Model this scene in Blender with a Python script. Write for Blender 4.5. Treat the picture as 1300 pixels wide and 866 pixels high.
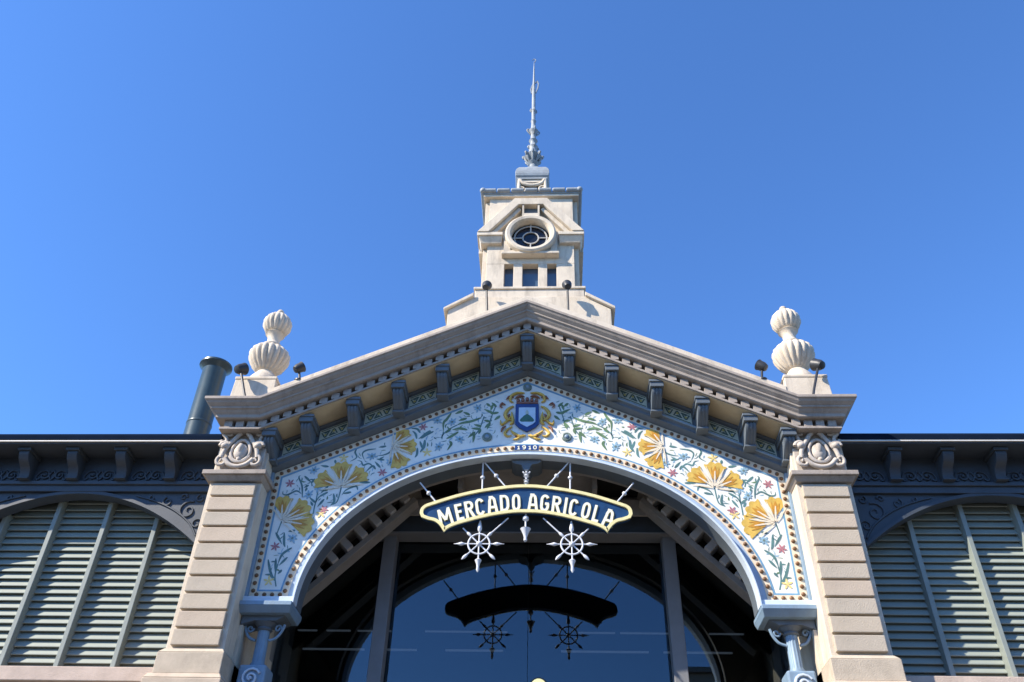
import bpy, bmesh, math, random
from mathutils import Vector, Matrix
random.seed(7)
sc = bpy.context.scene
for o in list(bpy.data.objects):
    bpy.data.objects.remove(o)
C = sc.collection
R = math.radians

# ------------------------------------------------------------------ camera
cam_d = bpy.data.cameras.new('camera')
cam_d.sensor_width = 36.0
cam_d.lens = 36.0 * 1105.0 / 1300.0
cam_d.clip_start = 0.1
cam_d.clip_end = 6000
cam = bpy.data.objects.new('camera', cam_d)
C.objects.link(cam)
PITCH, YAW, ROLL = R(38.548), R(-3.181), R(1.670)
xh = Vector((math.cos(YAW), -math.sin(YAW), 0))
fh = Vector((math.sin(YAW), math.cos(YAW), 0))
up0 = -math.sin(PITCH) * fh + math.cos(PITCH) * Vector((0, 0, 1))
fwd = math.cos(PITCH) * fh + math.sin(PITCH) * Vector((0, 0, 1))
right = math.cos(ROLL) * xh + math.sin(ROLL) * up0
up = -math.sin(ROLL) * xh + math.cos(ROLL) * up0
m = Matrix((right, up, -fwd)).transposed().to_4x4()
m.translation = Vector((0.401, -12.653, 1.6))
cam.matrix_world = m
sc.camera = cam

# ------------------------------------------------------------------ light
LIGHT = Vector((1.72, 1.0, -1.58)).normalized()      # the way sunlight travels
SUN_EL = math.asin(-LIGHT.z)
SUN_AZ = math.atan2(-LIGHT.x, -LIGHT.y)
w = bpy.data.worlds.new('World')
sc.world = w
w.use_nodes = True
nt = w.node_tree
nt.nodes.clear()
sky = nt.nodes.new('ShaderNodeTexSky')
sky.sky_type = 'NISHITA'
sky.sun_disc = False
sky.sun_elevation = SUN_EL
sky.sun_rotation = SUN_AZ % (2 * math.pi)
sky.altitude = 0
sky.air_density = 1.0
sky.dust_density = 0.1
sky.ozone_density = 3.0
bg = nt.nodes.new('ShaderNodeBackground')
bg.inputs['Strength'].default_value = 0.075
wo = nt.nodes.new('ShaderNodeOutputWorld')
gam = nt.nodes.new('ShaderNodeGamma')
gam.inputs['Gamma'].default_value = 1.05
tint = nt.nodes.new('ShaderNodeMix')
tint.data_type = 'RGBA'
tint.blend_type = 'MULTIPLY'
tint.inputs['Factor'].default_value = 1.0
tint.inputs['B'].default_value = (1.0, 1.5, 2.1, 1)
nt.links.new(sky.outputs[0], gam.inputs[0])
nt.links.new(gam.outputs[0], tint.inputs['A'])
nt.links.new(tint.outputs['Result'], bg.inputs[0])
nt.links.new(bg.outputs[0], wo.inputs[0])
sd = bpy.data.lights.new('sun', 'SUN')
sd.energy = 5.0
sd.angle = R(0.5)
sd.color = (1.0, 0.90, 0.76)
sun = bpy.data.objects.new('sun', sd)
sun.rotation_euler = LIGHT.to_track_quat('-Z', 'Y').to_euler()
sun.location = (-30, -25, 40)
C.objects.link(sun)
vs = sc.view_settings
vs.view_transform = 'Standard'
vs.look = 'None'
vs.gamma = 1
vs.use_curve_mapping = False
vs.exposure = 0.9

# ------------------------------------------------------------------ materials
def mat(name, col, rough=0.75, var=0.12, scale=3.0, bump=0.15, bscale=60.0, metal=0.0, dirt=None, dirt_amt=0.0, spec=0.4, streak=False, coat=0.0):
    mt = bpy.data.materials.new(name)
    mt.use_nodes = True
    n = mt.node_tree.nodes
    L = mt.node_tree.links
    b = n['Principled BSDF']
    b.inputs['Roughness'].default_value = rough
    b.inputs['Metallic'].default_value = metal
    b.inputs['Specular IOR Level'].default_value = spec
    b.inputs['Coat Weight'].default_value = coat
    tc = n.new('ShaderNodeTexCoord')
    nz = n.new('ShaderNodeTexNoise')
    nz.inputs['Scale'].default_value = scale
    nz.inputs['Detail'].default_value = 6
    nz.inputs['Roughness'].default_value = 0.62
    L.new(tc.outputs['Object'], nz.inputs['Vector'])
    rp = n.new('ShaderNodeValToRGB')
    rp.color_ramp.elements[0].position = 0.3
    rp.color_ramp.elements[1].position = 0.7
    lo = [max(0, c * (1 - var)) for c in col]
    hi = [min(1, c * (1 + var * 0.7)) for c in col]
    rp.color_ramp.elements[0].color = (*lo, 1)
    rp.color_ramp.elements[1].color = (*hi, 1)
    L.new(nz.outputs['Fac'], rp.inputs['Fac'])
    out = rp.outputs['Color']
    if dirt:
        dz = n.new('ShaderNodeTexNoise')
        dz.inputs['Scale'].default_value = 1.0
        dz.inputs['Detail'].default_value = 8
        dz.inputs['Roughness'].default_value = 0.7
        mp = n.new('ShaderNodeMapping')
        mp.inputs['Scale'].default_value = (5.0, 5.0, 0.9) if streak else (2.2, 2.2, 2.2)
        L.new(tc.outputs['Object'], mp.inputs['Vector'])
        L.new(mp.outputs['Vector'], dz.inputs['Vector'])
        dr = n.new('ShaderNodeValToRGB')
        dr.color_ramp.elements[0].position = 0.50
        dr.color_ramp.elements[1].position = 0.74
        dr.color_ramp.elements[0].color = (0, 0, 0, 1)
        dr.color_ramp.elements[1].color = (dirt_amt, dirt_amt, dirt_amt, 1)
        L.new(dz.outputs['Fac'], dr.inputs['Fac'])
        mx = n.new('ShaderNodeMix')
        mx.data_type = 'RGBA'
        mx.inputs['B'].default_value = (*dirt, 1)
        L.new(dr.outputs['Color'], mx.inputs['Factor'])
        L.new(out, mx.inputs['A'])
        out = mx.outputs['Result']
    L.new(out, b.inputs['Base Color'])
    if bump > 0:
        bz = n.new('ShaderNodeTexNoise')
        bz.inputs['Scale'].default_value = bscale
        bz.inputs['Detail'].default_value = 4
        L.new(tc.outputs['Object'], bz.inputs['Vector'])
        bp = n.new('ShaderNodeBump')
        bp.inputs['Strength'].default_value = bump
        bp.inputs['Distance'].default_value = 0.02
        L.new(bz.outputs['Fac'], bp.inputs['Height'])
        L.new(bp.outputs['Normal'], b.inputs['Normal'])
    return mt

STONE_D = (0.20, 0.17, 0.14)
M = {}
M['stone'] = mat('cream_stone', (0.60, 0.52, 0.41), 0.85, 0.13, 2.5, 0.25, 50, dirt=STONE_D, dirt_amt=0.6, streak=True)
M['block'] = mat('block_stone', (0.48, 0.405, 0.31), 0.9, 0.16, 4.0, 0.35, 70, dirt=STONE_D, dirt_amt=0.35)
M['block2'] = mat('block_stone_warm', (0.49, 0.40, 0.305), 0.9, 0.16, 4.0, 0.35, 70, dirt=STONE_D, dirt_amt=0.25)
M['block3'] = mat('block_stone_grey', (0.46, 0.395, 0.31), 0.9, 0.18, 4.0, 0.35, 70, dirt=STONE_D, dirt_amt=0.4)
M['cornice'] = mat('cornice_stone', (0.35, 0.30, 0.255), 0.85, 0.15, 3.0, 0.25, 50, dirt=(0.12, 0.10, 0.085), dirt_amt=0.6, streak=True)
M['relief'] = mat('relief_stone', (0.50, 0.44, 0.375), 0.8, 0.15, 8.0, 0.25, 60, dirt=(0.1, 0.09, 0.08), dirt_amt=0.55)
M['buff'] = mat('buff_plaster', (0.55, 0.44, 0.28), 0.9, 0.12, 2.0, 0.15, 40, dirt=(0.25, 0.19, 0.12), dirt_amt=0.35)
M['ironblue'] = mat('blue_grey_paint', (0.20, 0.29, 0.38), 0.5, 0.12, 3.0, 0.08, 30, dirt=(0.16, 0.16, 0.15), dirt_amt=0.4, streak=True)
M['irongrey'] = mat('grey_paint', (0.115, 0.138, 0.16), 0.55, 0.12, 3.0, 0.08, 30, dirt=(0.12, 0.11, 0.10), dirt_amt=0.4, streak=True)
M['irondark'] = mat('slate_paint', (0.050, 0.062, 0.078), 0.55, 0.15, 3.0, 0.08, 30, dirt=(0.07, 0.065, 0.06), dirt_amt=0.4)
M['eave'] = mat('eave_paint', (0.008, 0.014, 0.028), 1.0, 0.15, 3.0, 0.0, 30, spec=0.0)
M['gutter'] = mat('pale_drip_edge', (0.62, 0.60, 0.55), 0.5, 0.1, 6.0, 0.0)
M['lip'] = mat('pale_blue_arch_paint', (0.56, 0.64, 0.72), 0.45, 0.1, 4.0, 0.06, 30, dirt=(0.3, 0.3, 0.3), dirt_amt=0.3)
M['archband'] = mat('blue_arch_band_paint', (0.36, 0.45, 0.56), 0.5, 0.12, 4.0, 0.06, 30, dirt=(0.2, 0.22, 0.25), dirt_amt=0.3)
M['panel'] = mat('white_glazed_tile', (0.76, 0.755, 0.69), 0.35, 0.10, 4.0, 0.06, 25, dirt=(0.55, 0.53, 0.46), dirt_amt=0.4, coat=0.15)
M['border'] = mat('cream_border_tile', (0.74, 0.62, 0.45), 0.4, 0.12, 12.0, 0.1, 40)
M['bead'] = mat('brown_bead', (0.17, 0.085, 0.035), 0.4, 0.3, 20.0, 0.0)
M['blueline'] = mat('blue_line_paint', (0.16, 0.32, 0.46), 0.4, 0.15, 10.0, 0.0)
M['teal'] = mat('teal_leaf_paint', (0.10, 0.20, 0.19), 0.45, 0.35, 9.0, 0.0)
M['olive'] = mat('olive_leaf_paint', (0.13, 0.215, 0.105), 0.45, 0.35, 9.0, 0.0)
M['gold'] = mat('gold_petal_paint', (0.64, 0.42, 0.085), 0.45, 0.25, 10.0, 0.0)
M['goldpale'] = mat('pale_gold_paint', (0.76, 0.60, 0.24), 0.45, 0.2, 10.0, 0.0)
M['orange'] = mat('orange_petal_paint', (0.52, 0.25, 0.03), 0.45, 0.25, 10.0, 0.0)
M['creamray'] = mat('cream_petal_paint', (0.74, 0.64, 0.48), 0.45, 0.12, 10.0, 0.0)
M['pink'] = mat('pink_flower_paint', (0.42, 0.17, 0.19), 0.45, 0.25, 14.0, 0.0)
M['bluefl'] = mat('blue_flower_paint', (0.28, 0.43, 0.52), 0.45, 0.3, 14.0, 0.0)
M['rosette'] = mat('grey_green_rosette', (0.16, 0.21, 0.18), 0.45, 0.3, 14.0, 0.1)
M['brown'] = mat('red_brown_paint', (0.25, 0.10, 0.06), 0.45, 0.3, 14.0, 0.0)
M['shieldblue'] = mat('royal_blue_paint', (0.02, 0.055, 0.20), 0.4, 0.2, 10.0, 0.0)
M['hill'] = mat('green_hill_paint', (0.05, 0.14, 0.10), 0.45, 0.2, 10.0, 0.0)
M['skypaint'] = mat('pale_sky_paint', (0.50, 0.62, 0.74), 0.45, 0.1, 10.0, 0.0)
M['tilebase'] = mat('pale_green_tile', (0.46, 0.50, 0.41), 0.4, 0.12, 10.0, 0.0)
M['tilemotif'] = mat('dark_green_motif', (0.06, 0.11, 0.10), 0.45, 0.2, 10.0, 0.0)
M['tileyellow'] = mat('olive_yellow_motif', (0.40, 0.36, 0.10), 0.45, 0.2, 10.0, 0.0)
M['signblue'] = mat('sign_blue_enamel', (0.012, 0.048, 0.125), 0.35, 0.25, 6.0, 0.03, dirt=(0.01, 0.02, 0.05), dirt_amt=0.5)
M['signgold'] = mat('sign_cream_gold', (0.74, 0.66, 0.33), 0.4, 0.12, 12.0, 0.05)
M['letter'] = mat('letter_cream', (0.80, 0.77, 0.60), 0.4, 0.08, 12.0, 0.0)
M['letteredge'] = mat('letter_gold_edge', (0.30, 0.25, 0.07), 0.45, 0.15, 12.0, 0.0)
M['whiteiron'] = mat('pale_grey_ironwork', (0.62, 0.64, 0.68), 0.45, 0.1, 10.0, 0.05)
M['louvre'] = mat('sage_louvre_paint', (0.27, 0.30, 0.26), 0.6, 0.08, 2.0, 0.04, 20, dirt=(0.24, 0.25, 0.21), dirt_amt=0.35, streak=True)
M['mullion'] = mat('sage_mullion_paint', (0.23, 0.26, 0.235), 0.5, 0.1, 4.0, 0.04, 20)
M['sill'] = mat('sill_stone', (0.50, 0.40, 0.33), 0.9, 0.15, 4.0, 0.3, 60)
M['lead'] = mat('lead_grey', (0.27, 0.30, 0.32), 0.55, 0.18, 6.0, 0.12, 40, dirt=(0.15, 0.15, 0.15), dirt_amt=0.5)
M['flue'] = mat('green_grey_flue', (0.05, 0.075, 0.08), 0.33, 0.2, 3.0, 0.04, 15, metal=0.2, spec=0.5)
M['black'] = mat('black_housing', (0.03, 0.032, 0.035), 0.45, 0.2, 10.0, 0.05)
M['lens'] = mat('floodlight_glass', (0.25, 0.27, 0.29), 0.1, 0.1, 10.0, 0.0, spec=0.8)
M['winglass'] = mat('tower_window_glass', (0.05, 0.085, 0.13), 0.08, 0.2, 1.5, 0.0, spec=0.9)
M['ocglass'] = mat('oculus_glass', (0.012, 0.014, 0.02), 0.15, 0.2, 3.0, 0.0)
M['ocbar'] = mat('oculus_bar_paint', (0.42, 0.41, 0.39), 0.6, 0.1, 10.0, 0.0)
M['porch'] = mat('porch_boarding', (0.29, 0.265, 0.24), 0.8, 0.15, 2.0, 0.1, 30, dirt=(0.1, 0.09, 0.08), dirt_amt=0.4)
M['porchblock'] = mat('porch_block_paint', (0.46, 0.44, 0.42), 0.8, 0.12, 3.0, 0.1, 30)
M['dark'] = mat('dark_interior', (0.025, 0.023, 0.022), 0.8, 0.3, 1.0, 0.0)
M['steel'] = mat('post_grey_paint', (0.19, 0.195, 0.205), 0.5, 0.1, 3.0, 0.04, 20)
M['roof'] = mat('roof_sheet', (0.12, 0.12, 0.12), 0.6, 0.2, 2.0, 0.1, 20)
M['paving'] = mat('paving_concrete', (0.10, 0.095, 0.085), 0.85, 0.15, 0.6, 0.2, 8)

# reflective, dark tinted glass: part mirror coating, part see-through
g = bpy.data.materials.new('tinted_mirror_glass')
g.use_nodes = True
gn, gl = g.node_tree.nodes, g.node_tree.links
gn.clear()
go = gn.new('ShaderNodeOutputMaterial')
gm = gn.new('ShaderNodeMixShader')
gt = gn.new('ShaderNodeBsdfTransparent')
gt.inputs['Color'].default_value = (0.55, 0.6, 0.65, 1)
gg = gn.new('ShaderNodeBsdfGlossy')
gg.inputs['Roughness'].default_value = 0.0
gg.inputs['Color'].default_value = (0.80, 0.92, 1.0, 1)
gm.inputs['Fac'].default_value = 0.065
gl.new(gt.outputs[0], gm.inputs[1])
gl.new(gg.outputs[0], gm.inputs[2])
gl.new(gm.outputs[0], go.inputs[0])
M['glass'] = g
def emit(name, col, s):
    e = mat(name, col, 0.3, 0.02, 3, 0)
    b = e.node_tree.nodes['Principled BSDF']
    b.inputs['Emission Color'].default_value = (*col, 1)
    b.inputs['Emission Strength'].default_value = s
    return e
M['globe'] = emit('lit_globe', (0.95, 0.88, 0.45), 0.5)
M['tube'] = emit('strip_glow', (0.8, 0.88, 1.0), 0.05)

# ------------------------------------------------------------------ mesh helpers
ORG = {}
class MB:
    def __init__(s): s.v = []; s.f = []
    def add(s, vs, fs):
        b = len(s.v); s.v += [tuple(p) for p in vs]; s.f += [tuple(i + b for i in f) for f in fs]; return s
    def box(s, x0, x1, y0, y1, z0, z1):
        v = [(x, y, z) for z in (z0, z1) for y in (y0, y1) for x in (x0, x1)]
        return s.add(v, [(0, 2, 3, 1), (4, 5, 7, 6), (0, 1, 5, 4), (2, 6, 7, 3), (0, 4, 6, 2), (1, 3, 7, 5)])
    def frustum(s, x0, x1, y0, y1, z0, X0, X1, Y0, Y1, z1):
        v = [(x0, y0, z0), (x1, y0, z0), (x0, y1, z0), (x1, y1, z0), (X0, Y0, z1), (X1, Y0, z1), (X0, Y1, z1), (X1, Y1, z1)]
        return s.add(v, [(0, 2, 3, 1), (4, 5, 7, 6), (0, 1, 5, 4), (2, 6, 7, 3), (0, 4, 6, 2), (1, 3, 7, 5)])
    def shear(s, x0, x1, y0, y1, z0, z1, k):      # box whose z follows k*x from its middle
        c = (x0 + x1) / 2
        v = [(x, y, z + k * (x - c)) for z in (z0, z1) for y in (y0, y1) for x in (x0, x1)]
        return s.add(v, [(0, 2, 3, 1), (4, 5, 7, 6), (0, 1, 5, 4), (2, 6, 7, 3), (0, 4, 6, 2), (1, 3, 7, 5)])
    def prism(s, poly, y0, y1):                   # polygon in XZ, extruded along Y
        n = len(poly)
        v = [(x, y0, z) for x, z in poly] + [(x, y1, z) for x, z in poly]
        f = [tuple(range(n)), tuple(range(2 * n - 1, n - 1, -1))]
        f += [(i, n + i, n + (i + 1) % n, (i + 1) % n) for i in range(n)]
        return s.add(v, f)
    def prismx(s, poly, x0, x1):                  # polygon in YZ, extruded along X
        n = len(poly)
        v = [(x0, y, z) for y, z in poly] + [(x1, y, z) for y, z in poly]
        f = [tuple(range(n)), tuple(range(2 * n - 1, n - 1, -1))]
        f += [(i, n + i, n + (i + 1) % n, (i + 1) % n) for i in range(n)]
        return s.add(v, f)
    def ring(s, A, B, y0, y1, closed=False):      # band between two XZ polylines, thick along Y
        n = len(A)
        v = []
        for (a, b) in zip(A, B):
            v += [(a[0], y0, a[1]), (b[0], y0, b[1]), (b[0], y1, b[1]), (a[0], y1, a[1])]
        f = []
        for i in range(n if closed else n - 1):
            j = (i + 1) % n
            for k in range(4):
                l = (k + 1) % 4
                f.append((4 * i + k, 4 * i + l, 4 * j + l, 4 * j + k))
        if not closed:
            f += [(0, 3, 2, 1), (4 * n - 4, 4 * n - 3, 4 * n - 2, 4 * n - 1)]
        return s.add(v, f)
    def loft(s, rows, closed=True, caps=True):    # rows of equal-length point lists
        n = len(rows[0]); b = []
        for r in rows: b += list(r)
        f = []
        for i in range(len(rows) - 1):
            for k in range(n if closed else n - 1):
                l = (k + 1) % n
                f.append((i * n + k, i * n + l, (i + 1) * n + l, (i + 1) * n + k))
        if caps and closed:
            f += [tuple(range(n - 1, -1, -1)), tuple((len(rows) - 1) * n + k for k in range(n))]
        return s.add(b, f)
    def lathe(s, prof, cx, cy, seg=24, rib=0, amp=0.0, lo=None, hi=None):
        rows = []
        for r, z in prof:
            row = []
            for k in range(seg):
                a = 2 * math.pi * k / seg
                rr = r
                if rib and (lo is None or lo <= z <= hi):
                    rr = r * (1 - amp * (0.5 + 0.5 * math.cos(rib * a)) ** 2)
                row.append((cx + rr * math.cos(a), cy + rr * math.sin(a), z))
            rows.append(row)
        return s.loft(rows)
    def lathey(s, prof, cx, cz, seg=40):          # turned about a Y axis; profile is (radius, y)
        rows = [[(cx + r * math.cos(2 * math.pi * k / seg), y, cz + r * math.sin(2 * math.pi * k / seg)) for k in range(seg)] for r, y in prof]
        return s.loft(rows)
    def tube(s, path, r, seg=8, r1=None):
        P = [Vector(p) for p in path]; n = len(P); rows = []
        for i, p in enumerate(P):
            t = (P[min(i + 1, n - 1)] - P[max(i - 1, 0)]).normalized()
            u = t.cross(Vector((0, 1, 0)))
            if u.length < 1e-3: u = t.cross(Vector((1, 0, 0)))
            u.normalize(); w_ = t.cross(u)
            rr = r if r1 is None else r + (r1 - r) * i / (n - 1)
            if isinstance(r, (list, tuple)): rr = r[i]
            rows.append([tuple(p + rr * (math.cos(2 * math.pi * k / seg) * u + math.sin(2 * math.pi * k / seg) * w_)) for k in range(seg)])
        return s.loft(rows)
    def ball(s, c, r, ry=None, rz=None, seg=12):
        ry = r if ry is None else ry; rz = r if rz is None else rz
        rows = []
        for i in range(1, seg // 2):
            a = math.pi * i / (seg // 2)
            rows.append([(c[0] + r * math.sin(a) * math.cos(2 * math.pi * k / seg), c[1] + ry * math.sin(a) * math.sin(2 * math.pi * k / seg), c[2] - rz * math.cos(a)) for k in range(seg)])
        return s.loft(rows)
    def ribbon(s, pts, wd, y0, y1):               # flat stroke in XZ; wd = width or list of widths
        n = len(pts); A, B = [], []
        for i, p in enumerate(pts):
            a = pts[max(i - 1, 0)]; c = pts[min(i + 1, n - 1)]
            dx, dz = c[0] - a[0], c[1] - a[1]; l = math.hypot(dx, dz) or 1
            h = (wd[i] if isinstance(wd, (list, tuple)) else wd) / 2
            A.append((p[0] - dz / l * h, p[1] + dx / l * h)); B.append((p[0] + dz / l * h, p[1] - dx / l * h))
        return s.ring(A, B, y0, y1)
    def flat(s, poly, y):                         # one flat painted patch facing the street
        return s.add([(x, y, z) for x, z in poly], [tuple(range(len(poly)))])
    def build(s, name, material, parent=None, smooth=None, bevel=0.0, center=None, root=None):
        me = bpy.data.meshes.new(name)
        org = ORG.get(parent, Vector((0, 0, 0))) if parent else Vector((0, 0, 0))
        loc = Vector((0, 0, 0))
        if center is not None: loc = Vector(center) - org
        off = org + loc
        me.from_pydata([(x - off.x, y - off.y, z - off.z) for x, y, z in s.v], [], s.f)
        bm = bmesh.new(); bm.from_mesh(me)
        bmesh.ops.recalc_face_normals(bm, faces=bm.faces)
        bm.to_mesh(me); bm.free()
        if smooth:
            for p in me.polygons: p.use_smooth = True
            me.set_sharp_from_angle(angle=R(smooth))
        me.materials.append(M[material])
        o = bpy.data.objects.new(name, me)
        C.objects.link(o)
        o.location = loc
        if parent: o.parent = parent
        ORG[o] = off
        if bevel:
            md = o.modifiers.new('bevel', 'BEVEL'); md.width = bevel; md.segments = 2; md.limit_method = 'ANGLE'; md.angle_limit = R(40)
        return o

def tag(o, label, cat=None, group=None):
    o['label'] = label
    if cat: o['category'] = cat
    if group: o['group'] = group
    return o
def thing(name, label, cat, loc=(0, 0, 0), group=None):
    o = bpy.data.objects.new(name, None)
    C.objects.link(o); o.location = loc; o.empty_display_size = 0.3
    ORG[o] = Vector(loc)
    return tag(o, label, cat, group)
def share(src, parent, at, material=None):        # another piece with the same mesh, standing at a world point
    o = src.copy(); C.objects.link(o); o.parent = parent
    o.location = Vector(at) - ORG[parent]; ORG[o] = Vector(at)
    if material:
        o.material_slots[0].link = 'OBJECT'; o.material_slots[0].material = M[material]
    return o
def stuff(o): o['kind'] = 'stuff'; return o
def ell(a, b, zc, t0=0.0, t1=math.pi, n=64): return [(a * math.cos(t0 + (t1 - t0) * i / n), zc + b * math.sin(t0 + (t1 - t0) * i / n)) for i in range(n + 1)]
def bez(pts, n=10):                               # smooth curve through points (Catmull-Rom)
    if len(pts) < 3: return [tuple(pts[0][k] + (pts[-1][k] - pts[0][k]) * i / n for k in range(len(pts[0]))) for i in range(n + 1)]
    out = []
    P = [pts[0]] + list(pts) + [pts[-1]]
    for i in range(1, len(P) - 2):
        a, b, c, d = P[i - 1:i + 3]
        for j in range(n):
            t = j / n
            out.append(tuple(0.5 * (2 * b[k] + (c[k] - a[k]) * t + (2 * a[k] - 5 * b[k] + 4 * c[k] - d[k]) * t * t + (3 * b[k] - a[k] - 3 * c[k] + d[k]) * t ** 3) for k in range(len(b))))
    out.append(tuple(pts[-1]))
    return out
def spiral(cx, cz, r0, r1, a0, a1, n=22): return [(cx + (r0 + (r1 - r0) * i / n) * math.cos(a0 + (a1 - a0) * i / n), cz + (r0 + (r1 - r0) * i / n) * math.sin(a0 + (a1 - a0) * i / n)) for i in range(n + 1)]

# ------------------------------------------------------------------ ground
gd = MB().add([(-2500, -2500, 0), (2500, -2500, 0), (2500, 2500, 0), (-2500, 2500, 0)], [(0, 1, 2, 3)]).build('pavement', 'paving')
gd['kind'] = 'structure'

# ================================================================== ENTRANCE PORTAL
Z0, K, XK = 11.87, 0.472, 4.41                      # cornice lip at the apex, rake slope, where the rake turns level
def zr(x): return Z0 - K * min(abs(x), XK)
portal = thing('entrance_portal', 'cream stone gabled entrance portal with rusticated pilasters and painted arch', 'building', (0, 0.5, 0))

# --- raking cornice, swept with mitred corners and side returns
PROF = [(-0.30, 0.03), (0.93, 0.03), (0.95, 0.02), (0.95, -0.03), (0.925, -0.045), (0.905, -0.08), (0.86, -0.12), (0.85, -0.125), (0.85, -0.155), (0.82, -0.17), (0.80, -0.20), (0.775, -0.225), (0.765, -0.235), (0.765, -0.285), (0.745, -0.30), (0.44, -0.30), (0.44, -0.42), (0.69, -0.42), (0.69, -0.465), (-0.30, -0.46)]
def station(kind, s=1):
    out = []
    for p, dz in PROF:
        if kind == 'back': out.append((s * (4.39 + p), 1.6, zr(9) + dz))
        elif kind == 'corner': out.append((s * (4.39 + p), -p, zr(9) + dz))
        elif kind == 'kink': out.append((s * XK, -p, zr(9) + dz))
        else: out.append((0, -p, Z0 + dz))
    return out
rows = [station('back', -1), station('corner', -1), station('kink', -1), station('apex'), station('kink', 1), station('corner', 1), station('back', 1)]
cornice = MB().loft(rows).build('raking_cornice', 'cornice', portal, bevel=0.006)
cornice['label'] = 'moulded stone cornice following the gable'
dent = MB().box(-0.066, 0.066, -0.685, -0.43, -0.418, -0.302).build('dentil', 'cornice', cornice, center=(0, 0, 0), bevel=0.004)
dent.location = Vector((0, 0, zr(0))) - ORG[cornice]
k = 1
while True:
    x = 0.19 * k
    if x > 4.95: break
    for s in (-1, 1):
        d = share(dent, cornice, (s * x, 0, zr(x)))
    k += 1
dent.location = Vector((0.0, 0, zr(0) - 0.01)) - ORG[cornice]
# blocking course above the cornice
pb = [(-4.42, 9.7), (-4.42, 12.45 - 0.474 * 4.42 + 0.0), (0, 12.45), (4.42, 12.45 - 0.474 * 4.42), (4.42, 9.7), (0, 11.6)]
MB().prism(pb, -0.42, 0.6).build('blocking_course', 'stone', portal, bevel=0.01)

# --- gable wall behind everything, pierced by the arch
outl = [(-4.5, 6.62), (-4.5, 9.4), (-4.41, 9.42), (0, 11.5), (4.41, 9.42), (4.5, 9.4), (4.5, 6.62)] + ell(3.53, 2.62, 6.6, 0.004, math.pi - 0.004)
MB().prism(outl, 0.03, 0.5).build('gable_wall', 'porch', portal)

# --- soffit, frieze wall and architrave under the cornice
def rake(prof, xa=4.32):
    rws = [[(x, y, Z0 - K * abs(x) + dz) for y, dz in prof] for x in (-xa, 0, xa)]
    return MB().loft(rws)
rake([(-0.66, -0.466), (-0.66, -0.476), (-0.02, -0.476), (-0.02, -0.466)]).build('soffit', 'buff', portal)
rake([(-0.13, -0.4765), (-0.13, -0.831), (0.02, -0.831), (0.02, -0.4765)]).build('frieze_wall', 'irongrey', portal)
rake([(-0.165, -0.477), (-0.165, -0.50), (-0.145, -0.53), (-0.131, -0.53), (-0.131, -0.477)]).build('bed_moulding', 'irongrey', portal)
rake([(-0.18, -0.832), (-0.19, -0.838), (-0.19, -0.862), (-0.18, -0.868), (0.0, -0.868), (0.0, -0.832)]).build('frieze_ledge', 'ironblue', portal)
arc = rake([(-0.165, -0.869), (-0.15, -0.885), (-0.13, -0.90), (-0.13, -0.945), (-0.09, -0.968), (-0.05, -0.988), (-0.03, -1.0), (0.02, -1.0), (0.02, -0.869)]).build('architrave', 'irongrey', portal, smooth=35)

# --- brackets of the frieze: one mesh shared
bmb = MB()
bmb.box(-0.115, 0.115, -0.62, -0.12, -0.135, 0.0)
bmb.box(-0.13, 0.13, -0.64, -0.12, -0.05, -0.005)
prof = bez([(-0.56, -0.135), (-0.565, -0.18), (-0.53, -0.25), (-0.44, -0.32), (-0.37, -0.37), (-0.30, -0.42)], 4) + [(-0.12, -0.42), (-0.12, -0.135)]
bmb.prismx(prof, -0.085, 0.085)
for x in (-0.055, 0.0, 0.055):
    bmb.prismx([(y - 0.012, z) for y, z in prof[:-2]] + [(-0.25, -0.40), (-0.25, -0.14)], x - 0.015, x + 0.015)
bmb.box(-0.10, 0.10, -0.33, -0.12, -0.45, -0.415)
br0 = bmb.build('bracket', 'irongrey', portal, bevel=0.005, center=(0, 0, 0))
SP = 0.735
for k in range(6):
    for s in ((1,) if k == 0 else (-1, 1)):
        at = (s * SP * k, 0, Z0 - K * SP * k - (0.478 if k else 0.50))
        if k == 0: br0.location = Vector(at) - ORG[portal]
        else: share(br0, portal, at)
for s in (-1, 1): share(br0, portal, (s * 4.25, 0, Z0 - K * 4.25 - 0.478))

# --- frieze tiles between the brackets
def tile(x0, x1):
    s = 1 if (x0 + x1) > 0 else -1
    kk = -K * s
    c = (x0 + x1) / 2
    zc = Z0 - K * abs(c)
    t = MB().shear(x0, x1, -0.145, -0.12, zc - 0.80, zc - 0.575, kk).build('frieze_tile', 'tilebase', portal)
    mo = MB()
    n = max(2, round((x1 - x0) / 0.17)); wv = (x1 - x0 - 0.06) / n
    P = lambda u, v: (c + u, zc - 0.69 + v + kk * u)
    hw = (x1 - x0) / 2
    mo.ribbon([P(-hw + .02, .092), P(hw - .02, .092)], 0.014, -0.149, -0.1455)
    mo.ribbon([P(-hw + .02, -.092), P(hw - .02, -.092)], 0.014, -0.149, -0.1455)
    for i in range(n):
        u = -hw + 0.03 + wv * (i + 0.5); f = 1 if i % 2 else -1
        mo.ribbon([P(a * wv * 0.5 + u, f * 0.055 * math.cos(a * 3.0)) for a in [-1 + j / 4 for j in range(9)]], 0.024, -0.149, -0.1455)
        mo.ribbon([P(u - .05, -f * .06), P(u, -f * .035), P(u + .05, -f * .06)], [0.004, 0.045, 0.004], -0.1485, -0.1455)
    mo.build('tile_motif', 'tilemotif', t)
    for i in range(n):
        u = -hw + 0.03 + wv * (i + 0.5); f = 1 if i % 2 else -1
        q = P(u, f * 0.012)
        MB().flat([(q[0] + .022 * math.cos(a * math.pi / 4), q[1] + .022 * math.sin(a * math.pi / 4)) for a in range(8)], -0.1495).build('tile_flower', 'tileyellow', t)
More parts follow.
